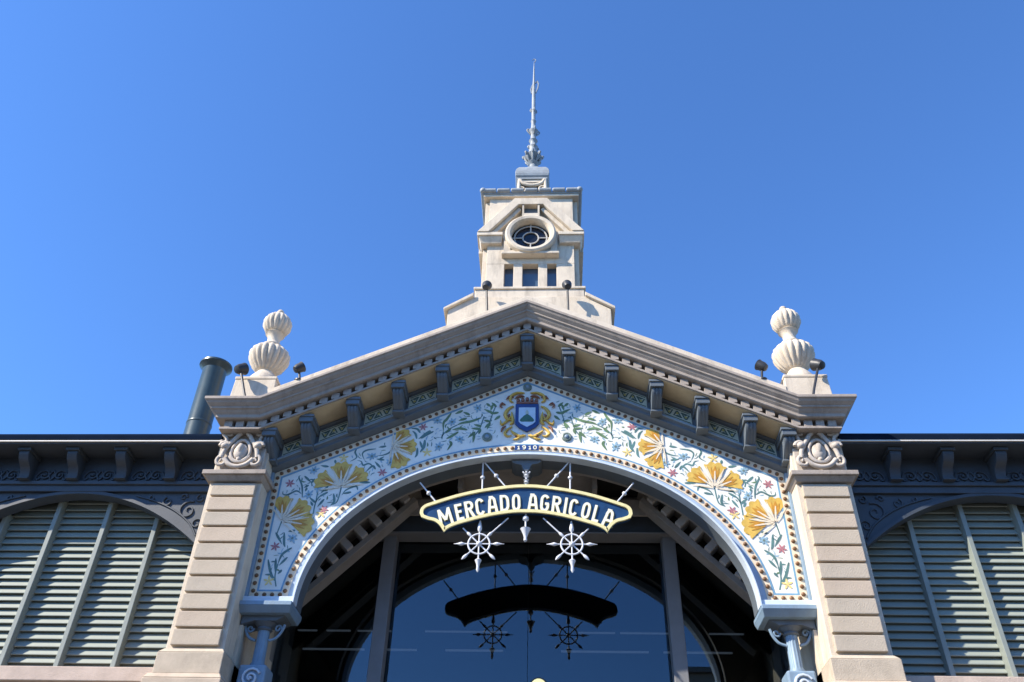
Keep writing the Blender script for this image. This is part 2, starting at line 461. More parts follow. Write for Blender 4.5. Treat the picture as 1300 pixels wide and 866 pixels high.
for k in range(6):
    a, b = SP * k + 0.135, SP * (k + 1) - 0.135
    if k == 5: a, b = SP * 5 + 0.12, 4.12
    if b - a < 0.12: continue
    for s in (-1, 1): tile(min(s * a, s * b), max(s * a, s * b))

# --- painted arch panel
ZC = 6.6
def panel_outline(d=0.0):
    xo = 4.21 - d
    xi, bi = 3.62 + d, 2.715 + d
    zb = 6.71 + d
    pts = [(-xo, zb), (-xo, 8.88 - d * 0.633), (0, 10.87 - d * 1.106), (xo, 8.88 - d * 0.633), (xo, zb)]
    t0 = math.asin((zb - ZC) / bi)
    arcp = ell(xi, bi, ZC, t0, math.pi - t0, 72)
    return pts + arcp
panel = MB().prism(panel_outline(), 0.0, 0.028).build('painted_panel', 'panel', portal)
panel['label'] = 'white tiled arch panel painted with flowers and leaves'
def band(d0, d1, y0, y1, name, m_):
    return MB().ring(panel_outline(d0), panel_outline(d1), y0, y1, closed=True).build(name, m_, panel)
band(0.0, 0.105, -0.012, -0.001, 'bead_border', 'border')
band(0.105, 0.135, -0.008, -0.001, 'blue_outline', 'blueline')
# beads
pth = panel_outline(0.055)
pth = pth + [pth[0]]
beads = MB()
segs = []
for i in range(len(pth) - 1):
    segs.append(math.dist(pth[i], pth[i + 1]))
def walk(i0, i1, sp):
    L = sum(segs[i0:i1]); n = max(1, round(L / sp)); out = []
    for q in range(n):
        t = L * (q + 0.5) / n; i = i0
        while i < i1 - 1 and t > segs[i]: t -= segs[i]; i += 1
        f = t / segs[i]
        out.append(tuple(pth[i][k_] + (pth[i + 1][k_] - pth[i][k_]) * f for k_ in (0, 1)))
    return out
bp_ = walk(0, 1, .122) + walk(1, 2, .122) + walk(2, 3, .122) + walk(3, 4, .122) + walk(4, 5, .122) + walk(5, len(pth) - 2, .122) + walk(len(pth) - 2, len(pth) - 1, .122)
for (x, z) in bp_:
    if abs(x) < 0.23 and z < 9.6: continue
    rws = []
    for rr, yy in ((0.034, -0.0125), (0.031, -0.028), (0.017, -0.040)):
        rws.append([(x + rr * math.cos(a * math.pi / 4), yy, z + rr * math.sin(a * math.pi / 4)) for a in range(8)])
    beads.loft(rws)
stuff(beads.build('bead_row', 'bead', panel, smooth=60))

# --- date plaque
pl = MB().ring([(-0.20, 9.325), (0.20, 9.325)], [(-0.20, 9.425), (0.20, 9.425)], -0.020, -0.0125).build('date_plaque', 'shieldblue', panel)
OLIVE = [[(0.8,9.99),(0.96,9.92),(1.13,9.88),(1.21,9.84)],[(1.05,9.98),(1.19,9.93)],[(1.13,10.14),(1.26,10.07)],[(1.33,10.09),(1.4,9.96),(1.45,9.88),(1.44,9.7)],[(1.03,9.74),(1.16,9.77),(1.29,9.74)],[(1.18,9.7),(1.3,9.61),(1.38,9.56)],[(1.31,9.78),(1.4,9.67)],[(1.32,9.51),(1.29,9.45),(1.35,9.33)],[(1.0,10.05),(1.12,10.11)],[(0.64,9.91),(0.75,9.94)],[(0.64,9.88),(0.73,9.78)],[(0.64,9.9),(0.69,9.75)],[(0.79,9.81),(0.92,9.85)],[(0.8,9.76),(0.96,9.77)],[(0.8,9.76),(0.83,9.65)],[(0.89,9.7),(1.01,9.58)],[(0.9,9.68),(0.92,9.48)],[(0.57,10.07),(0.76,10.17)],[(0.5,10.1),(0.64,10.07)],[(0.47,10.03),(0.57,9.94)],[(0.61,10.26),(0.64,10.14)],[(0.72,10.29),(0.64,10.22)],[(0.54,10.22),(0.63,10.31)]]
STEMS = [[(0.75,10.02),(0.82,9.76),(0.91,9.61)],[(1.21,9.84),(1.35,9.75),(1.44,9.65),(1.47,9.57)],[(1.44,9.7),(1.45,9.61)],[(0.56,10.22),(0.61,10.05),(0.65,9.88)],[(3.06,8.62),(3.09,8.36),(3.18,8.3)],[(3.45,8.13),(3.44,8.35),(3.37,8.48)],[(3.55,8.64),(3.58,8.73)],[(3.44,8.35),(3.44,8.54)],[(3.94,8.0),(3.97,7.82),(3.98,7.77)],[(3.82,6.9),(3.87,7.08),(3.86,7.27)]]
TEAL = [[(1.61,9.71),(1.71,9.65),(1.81,9.56)],[(1.74,9.53),(1.75,9.39),(1.81,9.29)],[(1.67,9.73),(1.84,9.58)],[(1.66,9.72),(1.76,9.62),(1.86,9.56)],[(1.84,9.68),(1.9,9.76),(2.0,9.77)],[(1.89,9.56),(1.92,9.66),(1.98,9.72)],[(1.75,9.54),(1.76,9.4),(1.81,9.3)],[(1.83,9.51),(1.76,9.33)],[(1.86,9.38),(1.86,9.25),(1.89,9.19)],[(2.3,9.41),(2.32,9.3),(2.42,9.24),(2.54,9.22)],[(2.57,9.36),(2.73,9.33),(2.79,9.26),(2.74,9.14)],[(2.4,9.14),(2.54,9.16)],[(2.45,8.99),(2.56,9.11)],[(2.58,9.02),(2.66,9.07),(2.75,9.04),(2.79,9.11),(2.86,9.13)],[(2.9,9.35),(2.92,9.29),(2.88,9.19),(2.98,9.11)],[(2.53,8.96),(2.59,9.02),(2.69,8.91)],[(2.61,8.77),(2.77,8.71)],[(2.4,9.41),(2.53,9.39)],[(2.78,8.57),(2.82,8.64),(2.97,8.57),(3.03,8.47)],[(2.88,8.53),(3.02,8.5)],[(3.17,8.5),(3.14,8.36),(3.19,8.28)],[(3.28,8.64),(3.39,8.5)],[(3.27,8.53),(3.42,8.43)],[(3.31,8.4),(3.4,8.26)],[(3.48,8.28),(3.53,8.36)],[(3.44,8.33),(3.56,8.43)],[(3.53,8.78),(3.57,8.69)],[(3.71,8.83),(3.58,8.71)],[(3.61,8.66),(3.68,8.61)],[(3.63,8.61),(3.65,8.54)],[(3.68,8.43),(3.72,8.64),(3.8,8.8),(3.78,8.84)],[(3.71,8.5),(3.8,8.55),(3.93,8.48),(4.01,8.49),(4.02,8.55)],[(3.24,9.14),(3.22,9.06)],[(3.33,9.01),(3.47,9.03)],[(2.59,8.71),(2.77,8.71)],[(3.69,7.54),(3.82,7.43),(3.86,7.27)],[(3.73,7.38),(3.84,7.24)],[(4.03,7.34),(3.95,7.13),(3.85,6.99)],[(3.91,7.36),(3.88,7.13)],[(3.78,7.17),(3.83,7.1)],[(3.85,6.99),(3.94,7.08),(4.03,7.09)],[(4.0,7.8),(3.86,7.6)],[(3.86,7.8),(3.83,7.62),(3.8,7.55)],[(3.55,7.82),(3.64,7.79)],[(3.69,7.84),(3.8,7.82)]]
PINK = [(1.8,9.8),(2.41,8.9),(3.93,8.69),(3.29,8.21),(3.96,7.56)]
BLUE = [(1.3,9.9),(1.15,9.55),(1.5,9.4),(1.56,9.93),(0.87,10.19),(2.62,9.21),(2.3,9.09),(3.57,8.94),(3.45,8.61),(3.58,8.48),(3.71,7.7)]
GOLD = [(3.1,9.18),(3.32,8.14),(1.69,9.29),(3.95,6.99)]
ROS = [(0.68,9.59)]
FANS = [([2.3,9.41],[(121.0,0.4),(-178.0,0.41),(-118.0,0.45)]),([3.06,8.62],[(140.0,0.47),(82.0,0.47),(22.0,0.47)]),([3.94,8.0],[(82.0,0.44),(142.0,0.49),(-171.0,0.52)])]
def num(d, x, z, w_, h):
    P = lambda u, v: (x + u * w_, z + v * h)
    return {'1': [[P(-.25, .7), P(.1, 1), P(.1, 0)], [P(-.25, 0), P(.4, 0)]],
            '9': [[P(.42, .75), P(.2, 1), P(-.2, 1), P(-.42, .8), P(-.2, .5), P(.25, .5), P(.42, .72), P(.40, .3), P(.1, 0), P(-.3, .05)]],
            '0': [[P(.4 * math.cos(a * math.pi / 6), .5 + .5 * math.sin(a * math.pi / 6)) for a in range(13)]]}[d]
for d, x in zip('1910', (-0.14, -0.045, 0.05, 0.14)):
    dm = MB()
    for q, st in enumerate(num(d, x, 9.342, 0.062, 0.066)): dm.ribbon(st, 0.016, -0.026 - 0.001 * q, -0.0205)
    dm.build('date_figure', 'letter', pl)

# --- painted flowers, leaves and stems: flat glazes laid over the tiles, mirrored about the middle
def mir(st, s): return [(s * x, z) for x, z in st]
def leafw(n, w_): return [max(0.004, w_ * math.sin(math.pi * (0.06 + 0.9 * (i / (n - 1))) ** 0.8)) for i in range(n)]
for s, side in ((1, 'R'), (-1, 'L')):
    sm = MB()
    for st in STEMS: sm.ribbon(bez(mir(st, s), 6), 0.020, -0.0030, -0.001)
    sm.build('painted_stems', 'teal', panel)
    lm = MB()
    for st in TEAL:
        c = bez(mir(st, s), 7); lm.ribbon(c, leafw(len(c), 0.040 if len(st) < 4 else 0.030), -0.0033 - 0.00004 * TEAL.index(st), -0.001)
    lm.build('painted_leaves', 'teal', panel)
    om = MB()
    for st in OLIVE:
        c = bez(mir(st, s), 7); om.ribbon(c, leafw(len(c), 0.048), -0.0055 - 0.00004 * OLIVE.index(st), -0.001)
    om.build('painted_olive_leaves', 'olive', panel)
    for i, (x, z) in enumerate(PINK):
        pm = MB()
        for k in range(6):
            a = k * math.pi / 3 + i
            pm.ribbon([(s * x, z), (s * x + .045 * math.cos(a), z + .045 * math.sin(a)), (s * x + .082 * math.cos(a), z + .082 * math.sin(a))], [0.01, 0.030, 0.006], -0.0075 - 0.0001 * k, -0.001)
        pm.build('painted_star_flower', 'pink', panel)
    for i, (x, z) in enumerate(BLUE):
        pm = MB()
        nn = 7
        for k in range(nn):
            a = k * 2 * math.pi / nn + i * 0.7; L_ = 0.065 + 0.035 * ((k * 5 + i) % 3) / 2
            pm.ribbon([(s * x, z), (s * x + .6 * L_ * math.cos(a), z + .6 * L_ * math.sin(a)), (s * x + L_ * math.cos(a), z + L_ * math.sin(a))], [0.012, 0.036, 0.012], -0.0072 - 0.0003 * k, -0.001)
        pf = pm.build('painted_blue_flower', 'bluefl', panel)
        MB().flat([(s * x + .022 * math.cos(a), z + .022 * math.sin(a)) for a in [q * math.pi / 4 for q in range(8)]], -0.0100).build('flower_eye', 'rosette', pf)
    for (x, z) in GOLD:
        pm = MB()
        for k in range(5):
            a = k * 1.2566 + 0.4
            pm.ribbon([(s * x, z), (s * x + .05 * math.cos(a), z + .05 * math.sin(a)), (s * x + .085 * math.cos(a), z + .085 * math.sin(a))], [0.01, 0.035, 0.012], -0.0072 - 0.0003 * k, -0.001)
        pm.build('painted_small_flower', 'goldpale', panel)
    for (bx, bz_), lobes in FANS:
        fl = None
        base = Vector((s * bx, bz_))
        angs = []
        for a, rr in lobes: angs.append((R(a) if s > 0 else math.pi - R(a), rr))
        gm_ = MB(); go_ = MB(); gr = MB()
        def pol(a, r_): return (base.x + r_ * math.cos(a), base.y + r_ * math.sin(a))
        for qi, (a, rr) in enumerate(angs):
            hw = R(25)
            tip = []
            for j in range(17):
                t = -1 + j / 8
                tip.append(pol(a + t * hw, rr * (0.86 + 0.09 * abs(math.sin(t * 4.7)) + 0.10 * math.cos(t * 1.5))))
            gm_.flat([pol(a - hw * 0.55, rr * 0.40)] + tip + [pol(a + hw * 0.55, rr * 0.40), pol(a, rr * 0.30)], -0.0110)
            for dt, rl in ((-0.5, 0.80), (0.0, 0.86), (0.5, 0.80)):
                aa = a + dt * hw * 0.8
                go_.ribbon([pol(aa, rr * 0.34), pol(aa, rr * 0.62), pol(aa, rr * rl)], [0.012, 0.085 if dt == 0 else 0.030, 0.008], -0.0145 - 0.0003 * (dt != 0), -0.0116)
            gr.ribbon([pol(a, rr * 0.06), pol(a, rr * 0.40), pol(a, rr * 0.66)], [0.014, 0.030, 0.014], -0.0185, -0.0150)
        ordered = sorted(angs, key=lambda q: (q[0] - angs[1][0] + math.pi) % (2 * math.pi))
        for q in range(2):
            a0, r0 = ordered[q]; a1, r1 = ordered[q + 1]
            d_ = (a1 - a0 + math.pi) % (2 * math.pi) - math.pi
            for f, ln in ((0.36, 0.86), (0.64, 0.86)):
                am = a0 + d_ * f
                gr.ribbon([pol(am, r0 * 0.06), pol(am, r0 * 0.5), pol(am, r0 * ln)], [0.016, 0.034, 0.006], -0.0180, -0.0150)
        for q, sg in ((0, -1), (2, 1)):
            am = ordered[q][0] + sg * R(31)
            gr.ribbon([pol(am, 0.02), pol(am, ordered[q][1] * 0.45), pol(am, ordered[q][1] * 0.8)], [0.014, 0.028, 0.005], -0.0175, -0.0150)
        fl = gm_.build('painted_fan_flower', 'gold', panel)
        go_.build('petal_shading', 'orange', fl)
        gr.build('petal_rays', 'creamray', fl)
    occ = [(x, z, 0.13) for x, z in PINK + BLUE + GOLD + ROS] + [(bx + 0.22 * math.cos(R(l[1][0])), bz_ + 0.22 * math.sin(R(l[1][0])), 0.34) for (bx, bz_), l in FANS] + [(0.0, 10.0, 0.62)]
    occ += [(q[0], q[1], 0.036) for st in TEAL + OLIVE for q in bez(st, 3)]
    spg = [MB(), MB(), MB()]
    rg = random.Random(11); tries = 0; cnt = 0
    while cnt < 260 and tries < 12000:
        tries += 1
        x, z = rg.uniform(0.3, 4.0), rg.uniform(6.95, 10.6)
        if z > 10.70 - K * x - 0.10 or x > 3.98: continue
        if (x / 3.90) ** 2 + ((z - ZC) / 3.0) ** 2 < 1.0: continue
        if any(math.hypot(x - a, z - b) < r_ for a, b, r_ in occ): continue
        occ.append((x, z, 0.055)); cnt += 1
        a = rg.uniform(0, 6.28); ln = rg.uniform(0.05, 0.10); cv_ = rg.uniform(-0.9, 0.9)
        c = [(s * (x + ln * (t - .5) * math.cos(a) - cv_ * ln * (t - .5) ** 2 * math.sin(a)), z + ln * (t - .5) * math.sin(a) + cv_ * ln * (t - .5) ** 2 * math.cos(a)) for t in [i / 6 for i in range(7)]]
        w_ = rg.choice((0.010, 0.013, 0.018, 0.026))
        spg[rg.choice((0, 0, 1, 2))].ribbon(c, leafw(7, w_), -0.0020 - 0.00001 * cnt, -0.001)
    for q, mn in zip(spg, ('teal', 'olive', 'bluefl')): stuff(q.build('painted_sprigs', mn, panel))
    for (x, z) in ROS:
        ro = MB().lathey([(0.088, -0.001), (0.085, -0.02), (0.065, -0.03), (0.03, -0.02)], s * x, z, 20).build('rosette', 'rosette', panel, smooth=40)
        MB().lathey([(0.04, -0.02), (0.035, -0.04), (0.01, -0.048)], s * x, z, 14).build('rosette_boss', 'ironblue', ro, smooth=60)
ro = MB().lathey([(0.080, -0.001), (0.078, -0.02), (0.058, -0.03), (0.03, -0.02)], 0, 10.63, 20).build('rosette', 'rosette', panel, smooth=40)
MB().lathey([(0.04, -0.02), (0.035, -0.04), (0.01, -0.048)], 0, 10.63, 14).build('rosette_boss', 'ironblue', ro, smooth=60)

# --- coat of arms
def shield(w_, zt, zb, zp): return [(-w_, zt), (w_, zt), (w_, zb), (w_ * .7, zb - (zb - zp) * .45), (0, zp), (-w_ * .7, zb - (zb - zp) * .45), (-w_, zb)]
crest = MB().prism(shield(0.205, 10.25, 9.84, 9.68), -0.045, -0.001).build('coat_of_arms', 'shieldblue', panel, bevel=0.006)
crest['label'] = 'blue shield with green hill and gold scrollwork'
MB().prism(shield(0.145, 10.17, 9.88, 9.77), -0.052, -0.0455).build('shield_field', 'skypaint', crest)
MB().prism([(-.125, 9.90), (-.11, 9.93), (-.05, 10.00), (0, 10.03), (.05, 10.00), (.11, 9.93), (.125, 9.90), (.10, 9.875), (-.10, 9.875)], -0.058, -0.0525).build('shield_hill', 'hill', crest)
MB().box(-.026, .026, -0.058, -0.0525, 10.03, 10.085).box(-.014, .014, -0.058, -0.0525, 10.086, 10.11).build('shield_castle', 'tilebase', crest)
gs = MB(); rs = MB()
for s in (-1, 1):
    for st, wd in (([(.05, 10.50), (.18, 10.50), (.28, 10.44), (.30, 10.34), (.24, 10.30)], .075), ([(.24, 10.22), (.33, 10.16), (.38, 10.05), (.34, 9.95), (.27, 9.93)], .085),
                   ([(.25, 9.80), (.33, 9.74), (.38, 9.66), (.33, 9.60), (.26, 9.62)], .06), ([(.02, 9.62), (.12, 9.60), (.22, 9.66), (.28, 9.72)], .07), ([(.27, 10.02), (.36, 9.90), (.44, 9.84), (.46, 9.93)], .06),
                   ([(.06, 9.64), (.16, 9.55), (.24, 9.54)], .05), ([(.30, 9.84), (.25, 9.90), (.27, 10.10)], .07)):
        c = bez(mir(st, s), 6)
        gs.tube([(x, -0.02, z) for x, z in c], [max(.008, wd * .42 * math.sin(math.pi * (.12 + .8 * i / (len(c) - 1)))) for i in range(len(c))], 6)
    for st, wd in (([(.05, 10.42), (.14, 10.43), (.22, 10.38)], .06), ([(.24, 10.40), (.32, 10.42), (.37, 10.36)], .05), ([(.38, 10.24), (.44, 10.28), (.47, 10.22), (.43, 10.18)], .05), ([(.36, 9.80), (.42, 9.76), (.44, 9.68)], .05), ([(.30, 10.05), (.33, 10.0), (.31, 9.96)], .05), ([(.16, 9.63), (.20, 9.59)], .05)):
        c = bez(mir(st, s), 6)
        rs.tube([(x, -0.026, z) for x, z in c], [max(.006, wd * .42 * math.sin(math.pi * (.12 + .8 * i / (len(c) - 1)))) for i in range(len(c))], 6)
gs.build('gold_scrollwork', 'gold', crest, smooth=60)
rs.build('brown_scrollwork', 'brown', crest, smooth=60)
cr = MB()
for i in range(5):
    x = -0.16 + 0.08 * i
    cr.ball((x, -0.03, 10.33 + 0.03 * (1 - abs(i - 2) / 2)), 0.034, 0.03, 0.045, 8)
cr.box(-.19, .19, -.04, -.001, 10.262, 10.30)
cr.build('mural_crown', 'brown', crest, smooth=60)

# --- frame round the panel: side strips, arch lip, ledges
for s in (-1, 1):
    a, b = sorted((s * 4.212, s * 4.31))
    MB().box(a, b, -0.075, 0.03, 6.712, 8.86).build('side_frame', 'ironblue', portal, bevel=0.006)
    a, b = sorted((s * 3.47, s * 4.31))
    MB().box(a, b, -0.10, 0.03, 6.60, 6.708).build('bottom_frame', 'lip', portal, bevel=0.01)
    lg = MB(); a2, b2 = sorted((s * 3.50, s * 4.27))
    lg.frustum(a2, b2, -0.12, 0.42, 6.44, a, b, -0.20, 0.46, 6.53); lg.box(a, b, -0.205, 0.46, 6.531, 6.597)
    lg.build('spring_ledge', 'ironblue', portal, bevel=0.008)
    MB().prism([(s * x, z) for x, z in ((3.53, 6.50), (4.24, 6.50), (4.24, 6.30), (4.05, 6.36), (3.72, 6.36), (3.60, 6.42))], -0.02, 0.38).build('spring_block', 'irongrey', portal, bevel=0.006)
MB().ring(ell(3.497, 2.607, ZC, 0.03, math.pi - 0.03), ell(3.625, 2.722, ZC, 0.03, math.pi - 0.03), -0.004, 0.029).build('arch_band', 'archband', portal)
lp = MB()
lp.ring(ell(3.465, 2.572, ZC), ell(3.496, 2.606, ZC), -0.135, 0.06)
lp.build('arch_lip', 'lip', portal, smooth=30, bevel=0.006)
MB().ring(ell(3.465, 2.572, ZC), ell(3.53, 2.63, ZC), 0.061, 0.34).build('arch_intrados', 'irongrey', portal, smooth=30)

# --- pilasters
ZB = [8.45, 8.205, 7.945, 7.68, 7.41, 7.14, 6.875, 6.61, 6.345, 6.08, 5.815]
blk0 = {}
for s in (-1, 1):
    X = lambda a, b: tuple(sorted((s * a, s * b)))
    pil = MB().box(*X(4.255, 5.105), -0.40, 1.7, 5.78, 9.35).build('pilaster', 'stone', portal, bevel=0.01)
    MB().box(*X(4.20, 4.254), 0.0, 1.7, 5.0, 6.30).build('inner_jamb', 'stone', pil)
    for i in range(10):
        zt, zb = ZB[i] - 0.018, ZB[i + 1] + 0.018
        zc_ = (zt + zb) / 2; h = (zt - zb) / 2
        b_ = MB().box(*X(4.325, 5.03), -0.465, -0.395, zb, zt).build('block', ('block', 'block2', 'block3')[(i * 7 + (s > 0) * 2 + i // 3) % 3], pil, bevel=0.011, center=(s * 4.68, -0.43, zc_))
    pd = MB()
    pd.box(*X(4.20, 5.16), -0.51, 1.7, 5.42, 5.72)
    pd.frustum(*X(4.20, 5.16), -0.51, 1.7, 5.721, *X(4.255, 5.10), -0.44, 1.7, 5.79)
    pd.build('pilaster_base', 'block', pil, bevel=0.012)
    pe = MB(); pe.frustum(*X(4.13, 5.24), -0.60, 1.75, 5.34, *X(4.18, 5.19), -0.55, 1.72, 5.415); pe.box(*X(4.13, 5.24), -0.60, 1.75, 5.20, 5.339); pe.box(*X(4.18, 5.18), -0.54, 1.72, 0.5, 5.199); pe.box(*X(4.1, 5.26), -0.62, 1.75, 0, 0.499)
    pe.build('pedestal', 'block2', pil, bevel=0.014)
    cp = MB(); cp.frustum(*X(4.25, 5.11), -0.47, 1.72, 8.47, *X(4.20, 5.18), -0.54, 1.72, 8.55); cp.box(*X(4.17, 5.21), -0.57, 1.73, 8.551, 8.63)
    cp.build('capital_moulding', 'cornice', pil, bevel=0.01)
    # cartouche with shield, volutes and swags
    cb = MB().box(*X(4.29, 5.06), -0.47, 0.5, 8.632, 9.34).build('capital_block', 'relief', pil, bevel=0.015)
    cx = s * 4.68; yf = -0.475
    rl = MB()
    egg = []
    for i in range(25):
        t = 2 * math.pi * i / 24
        egg.append((cx + 0.155 * math.sin(t) * (1 + 0.12 * math.cos(t) * -1), 9.0 + 0.20 * math.cos(t)))
    rl.tube([(x, yf - .05, z) for x, z in egg], 0.028, 8)
    rl.ball((cx, yf - .02, 8.98), 0.125, 0.10, 0.16, 14)
    rl.ball((cx, yf - .09, 9.03), 0.06, 0.06, 0.09, 10)
    for q in (-1, 1):
        rl.tube([(cx + q * x, yf - .06, z) for x, z in bez([(.30, 8.86), (.27, 9.00), (.22, 9.10), (.15, 9.20), (.10, 9.28), (.05, 9.33)], 5)], [.045] * 26 if False else 0.038, 8)
        rl.tube([(x, yf - .07, z) for x, z in spiral(cx + q * .275, 9.08, .085, .02, 0 if q > 0 else math.pi, (1 if q > 0 else -1) * 7 + (0 if q > 0 else math.pi))], 0.036, 8, 0.022)
        rl.tube([(x, yf - .06, z) for x, z in spiral(cx + q * .27, 8.80, .105, .02, math.pi / 2, math.pi / 2 - q * 8)], 0.034, 8, 0.02)
        rl.ball((cx + q * .275, yf - .07, 9.08), 0.07, 0.07, 0.06, 10)
        rl.tube([(cx + q * x, yf - .05, z) for x, z in bez([(.36, 9.32), (.28, 9.22), (.33, 9.14), (.37, 9.20)], 5)], 0.03, 8)
        rl.tube([(cx + q * x, yf - .04, z) for x, z in bez([(.20, 9.32), (.26, 9.30), (.33, 9.33)], 5)], 0.025, 8)
    rl.tube([(x, yf - .06, z) for x, z in bez([(cx - .24, 8.84), (cx - .14, 8.74), (cx, 8.70), (cx + .14, 8.74), (cx + .24, 8.84)], 6)], 0.04, 8)
    rl.tube([(x, yf - .05, z) for x, z in bez([(cx - .17, 8.90), (cx - .09, 8.81), (cx, 8.79), (cx + .09, 8.81), (cx + .17, 8.90)], 6)], 0.025, 8)
    rl.ball((cx, yf - .05, 8.85), 0.05, 0.05, 0.04, 8)
    rl.build('cartouche', 'relief', cb, smooth=60)
    # porch side wall
    MB().box(*X(4.30, 4.50), 1.7, 3.0, 0, 10.2).build('porch_wall', 'porch', portal)

# --- porch ceiling behind the arch: sloping boards with rows of blocks, level boards in the middle
def diag(s):
    A, B = (3.95, 6.90), (1.95, 8.95)
    dx, dz = B[0] - A[0], B[1] - A[1]; L = math.hypot(dx, dz); ux, uz = dx / L, dz / L; nx, nz = -uz * -1, ux * -1
    nx, nz = (uz, -ux)                                   # towards the outside, up
    if nz < 0: nx, nz = -nx, -nz
    P = lambda t, n: (s * (A[0] + ux * t + nx * n), A[1] + uz * t + nz * n)
    beam = MB().prism([P(0, 0), P(L, 0), P(L, .10), P(0, .10)], 1.05, 1.35).build('sloping_beam', 'porch', portal, bevel=0.008)
    MB().prism([P(-.3, .36), P(L + .3, .36), P(L + .3, .50), P(-.3, .50)], 0.65, 1.9).build('sloping_board', 'porch', portal)
    n = 9
    for i in range(n):
        t = L * (i + 0.35) / n
        MB().prism([P(t, .102), P(t + .13, .102), P(t + .13, .358), P(t, .358)], 0.98, 1.34).build('block', 'porchblock', beam, bevel=0.008)
    MB().prism([P(-.2, .102), P(L, .102), P(L, .358), P(-.2, .358)], 1.36, 1.42).build('block_backing', 'dark', portal)
for s in (-1, 1): diag(s)
cl = MB()
cl.box(-1.12, 1.12, 0.60, 1.95, 9.30, 9.36)
cl.build('level_ceiling', 'porch', portal)
for s in (-1, 1):
    a, b = sorted((s * 1.14, s * 2.2))
    MB().box(a, b, 0.62, 1.95, 9.50, 9.56).build('upper_ceiling', 'dark', portal)
    a, b = sorted((s * 1.12, s * 1.20))
    MB().box(a, b, 0.62, 1.95, 8.95, 9.50).build('ceiling_rib', 'porch', portal)
    a, b = sorted((s * 1.205, s * 2.3))
    MB().box(a, b, 1.30, 1.36, 8.80, 9.10).build('ceiling_fascia', 'porch', portal)
MB().box(-4.29, 4.29, 1.96, 2.06, 8.98, 11.3).build('transom_wall', 'porch', portal)
MB().box(-1.115, 1.115, 1.40, 1.46, 8.88, 9.295).build('ceiling_fascia', 'porch', portal)
MB().prism([(-4.6, 9.4), (0, 11.55), (4.6, 9.4), (4.6, 9.55), (0, 11.75), (-4.6, 9.55)], 0.45, 14).build('gable_roof', 'roof', portal)

# crown bracket under the middle of the arch
kb = MB(); kb.prism(bez([(-.26, 9.14), (-.20, 9.08), (-.09, 9.05), (-.05, 8.97), (0, 8.93), (.05, 8.97), (.09, 9.05), (.20, 9.08), (.26, 9.14)], 4), 0.0, 0.42)
kb.build('crown_bracket', 'irongrey', portal, bevel=0.006)

# ================================================================== GLASS FRONT
front = thing('glass_front', 'tall dark reflective glass front set back behind the entrance arch', 'glazing', (0, 2.0, 0))
for (a, b) in ((-4.28, -2.50), (-2.492, -0.004), (0.004, 2.492), (2.50, 4.28)):
    MB().box(a, b, 2.0, 2.012, 0.05, 8.60).build('pane', 'glass', front)
for s in (-1, 1):
    a, b = sorted((s * 2.37, s * 2.60))
    MB().box(a, b, 1.70, 1.98, 0, 8.60).build('post', 'steel', front, bevel=0.01)
bm_ = MB(); bm_.box(-4.28, 4.28, 1.62, 1.95, 8.612, 8.97)
hb = bm_.build('header_beam', 'irondark', front, bevel=0.008)
MB().box(-4.28, 4.28, 1.58, 1.96, 8.585, 8.611).build('beam_flange', 'steel', hb)

# the hall behind the glass
hall = thing('market_interior', 'dark market hall interior seen through the entrance glass', 'interior', (0, 6, 0))
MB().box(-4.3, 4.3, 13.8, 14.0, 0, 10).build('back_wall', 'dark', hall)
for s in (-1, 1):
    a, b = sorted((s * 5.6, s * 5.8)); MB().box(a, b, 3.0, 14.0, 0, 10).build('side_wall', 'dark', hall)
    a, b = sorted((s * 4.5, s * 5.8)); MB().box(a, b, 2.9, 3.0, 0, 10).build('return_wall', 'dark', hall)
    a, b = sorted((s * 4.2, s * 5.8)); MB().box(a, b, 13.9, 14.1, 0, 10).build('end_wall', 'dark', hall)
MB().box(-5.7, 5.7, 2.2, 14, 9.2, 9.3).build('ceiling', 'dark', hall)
gi = 0
for (z, y, runs) in ((8.05, 5.0, ((-4.85, -4.45), (-4.25, -3.75), (-3.6, -2.9), (-2.2, -0.5), (0.95, 1.7), (1.8, 3.1), (3.6, 4.3))), (7.80, 5.4, ((-4.8, -3.5), (-3.2, -2.4), (-1.8, -0.6), (0.6, 2.4), (2.7, 4.1)))):
    for a, b in runs:
        t = MB().box(a, b, y, y + 0.05, z, z + (0.022 if y < 5.2 else 0.03)).build('glow_strip', 'tube')  # self-lit strip added in place of unidentified pale lines in the hall
        tag(t, 'thin glowing strip standing in for an unclear pale line behind the entrance glass, %s row' % ('upper' if y < 5.2 else 'lower'), 'glowing strip', 'glowing strips added inside the hall')

# lit globe lamp in front of the glass
lamp = thing('globe_lamp', 'round yellow lit globe lamp in front of the dark glass', 'lamp', (0.19, 1.78, 5.4))
MB().ball((0.19, 1.78, 5.98), 0.135, seg=20).build('globe', 'globe', lamp, smooth=80)
MB().lathey([(0.158, 1.77), (0.158, 1.79), (0.140, 1.79), (0.140, 1.77)], 0.19, 5.98, 30).build('globe_rim', 'irondark', lamp)
MB().lathe([(0.05, 5.72), (0.07, 5.78), (0.06, 5.86)], 0.19, 1.78, 16).tube([(0.19, 1.78, 5.73), (0.19, 1.78, 5.5), (0.19, 1.82, 5.42), (0.19, 1.99, 5.4)], 0.02).build('lamp_arm', 'irondark', lamp, smooth=40)

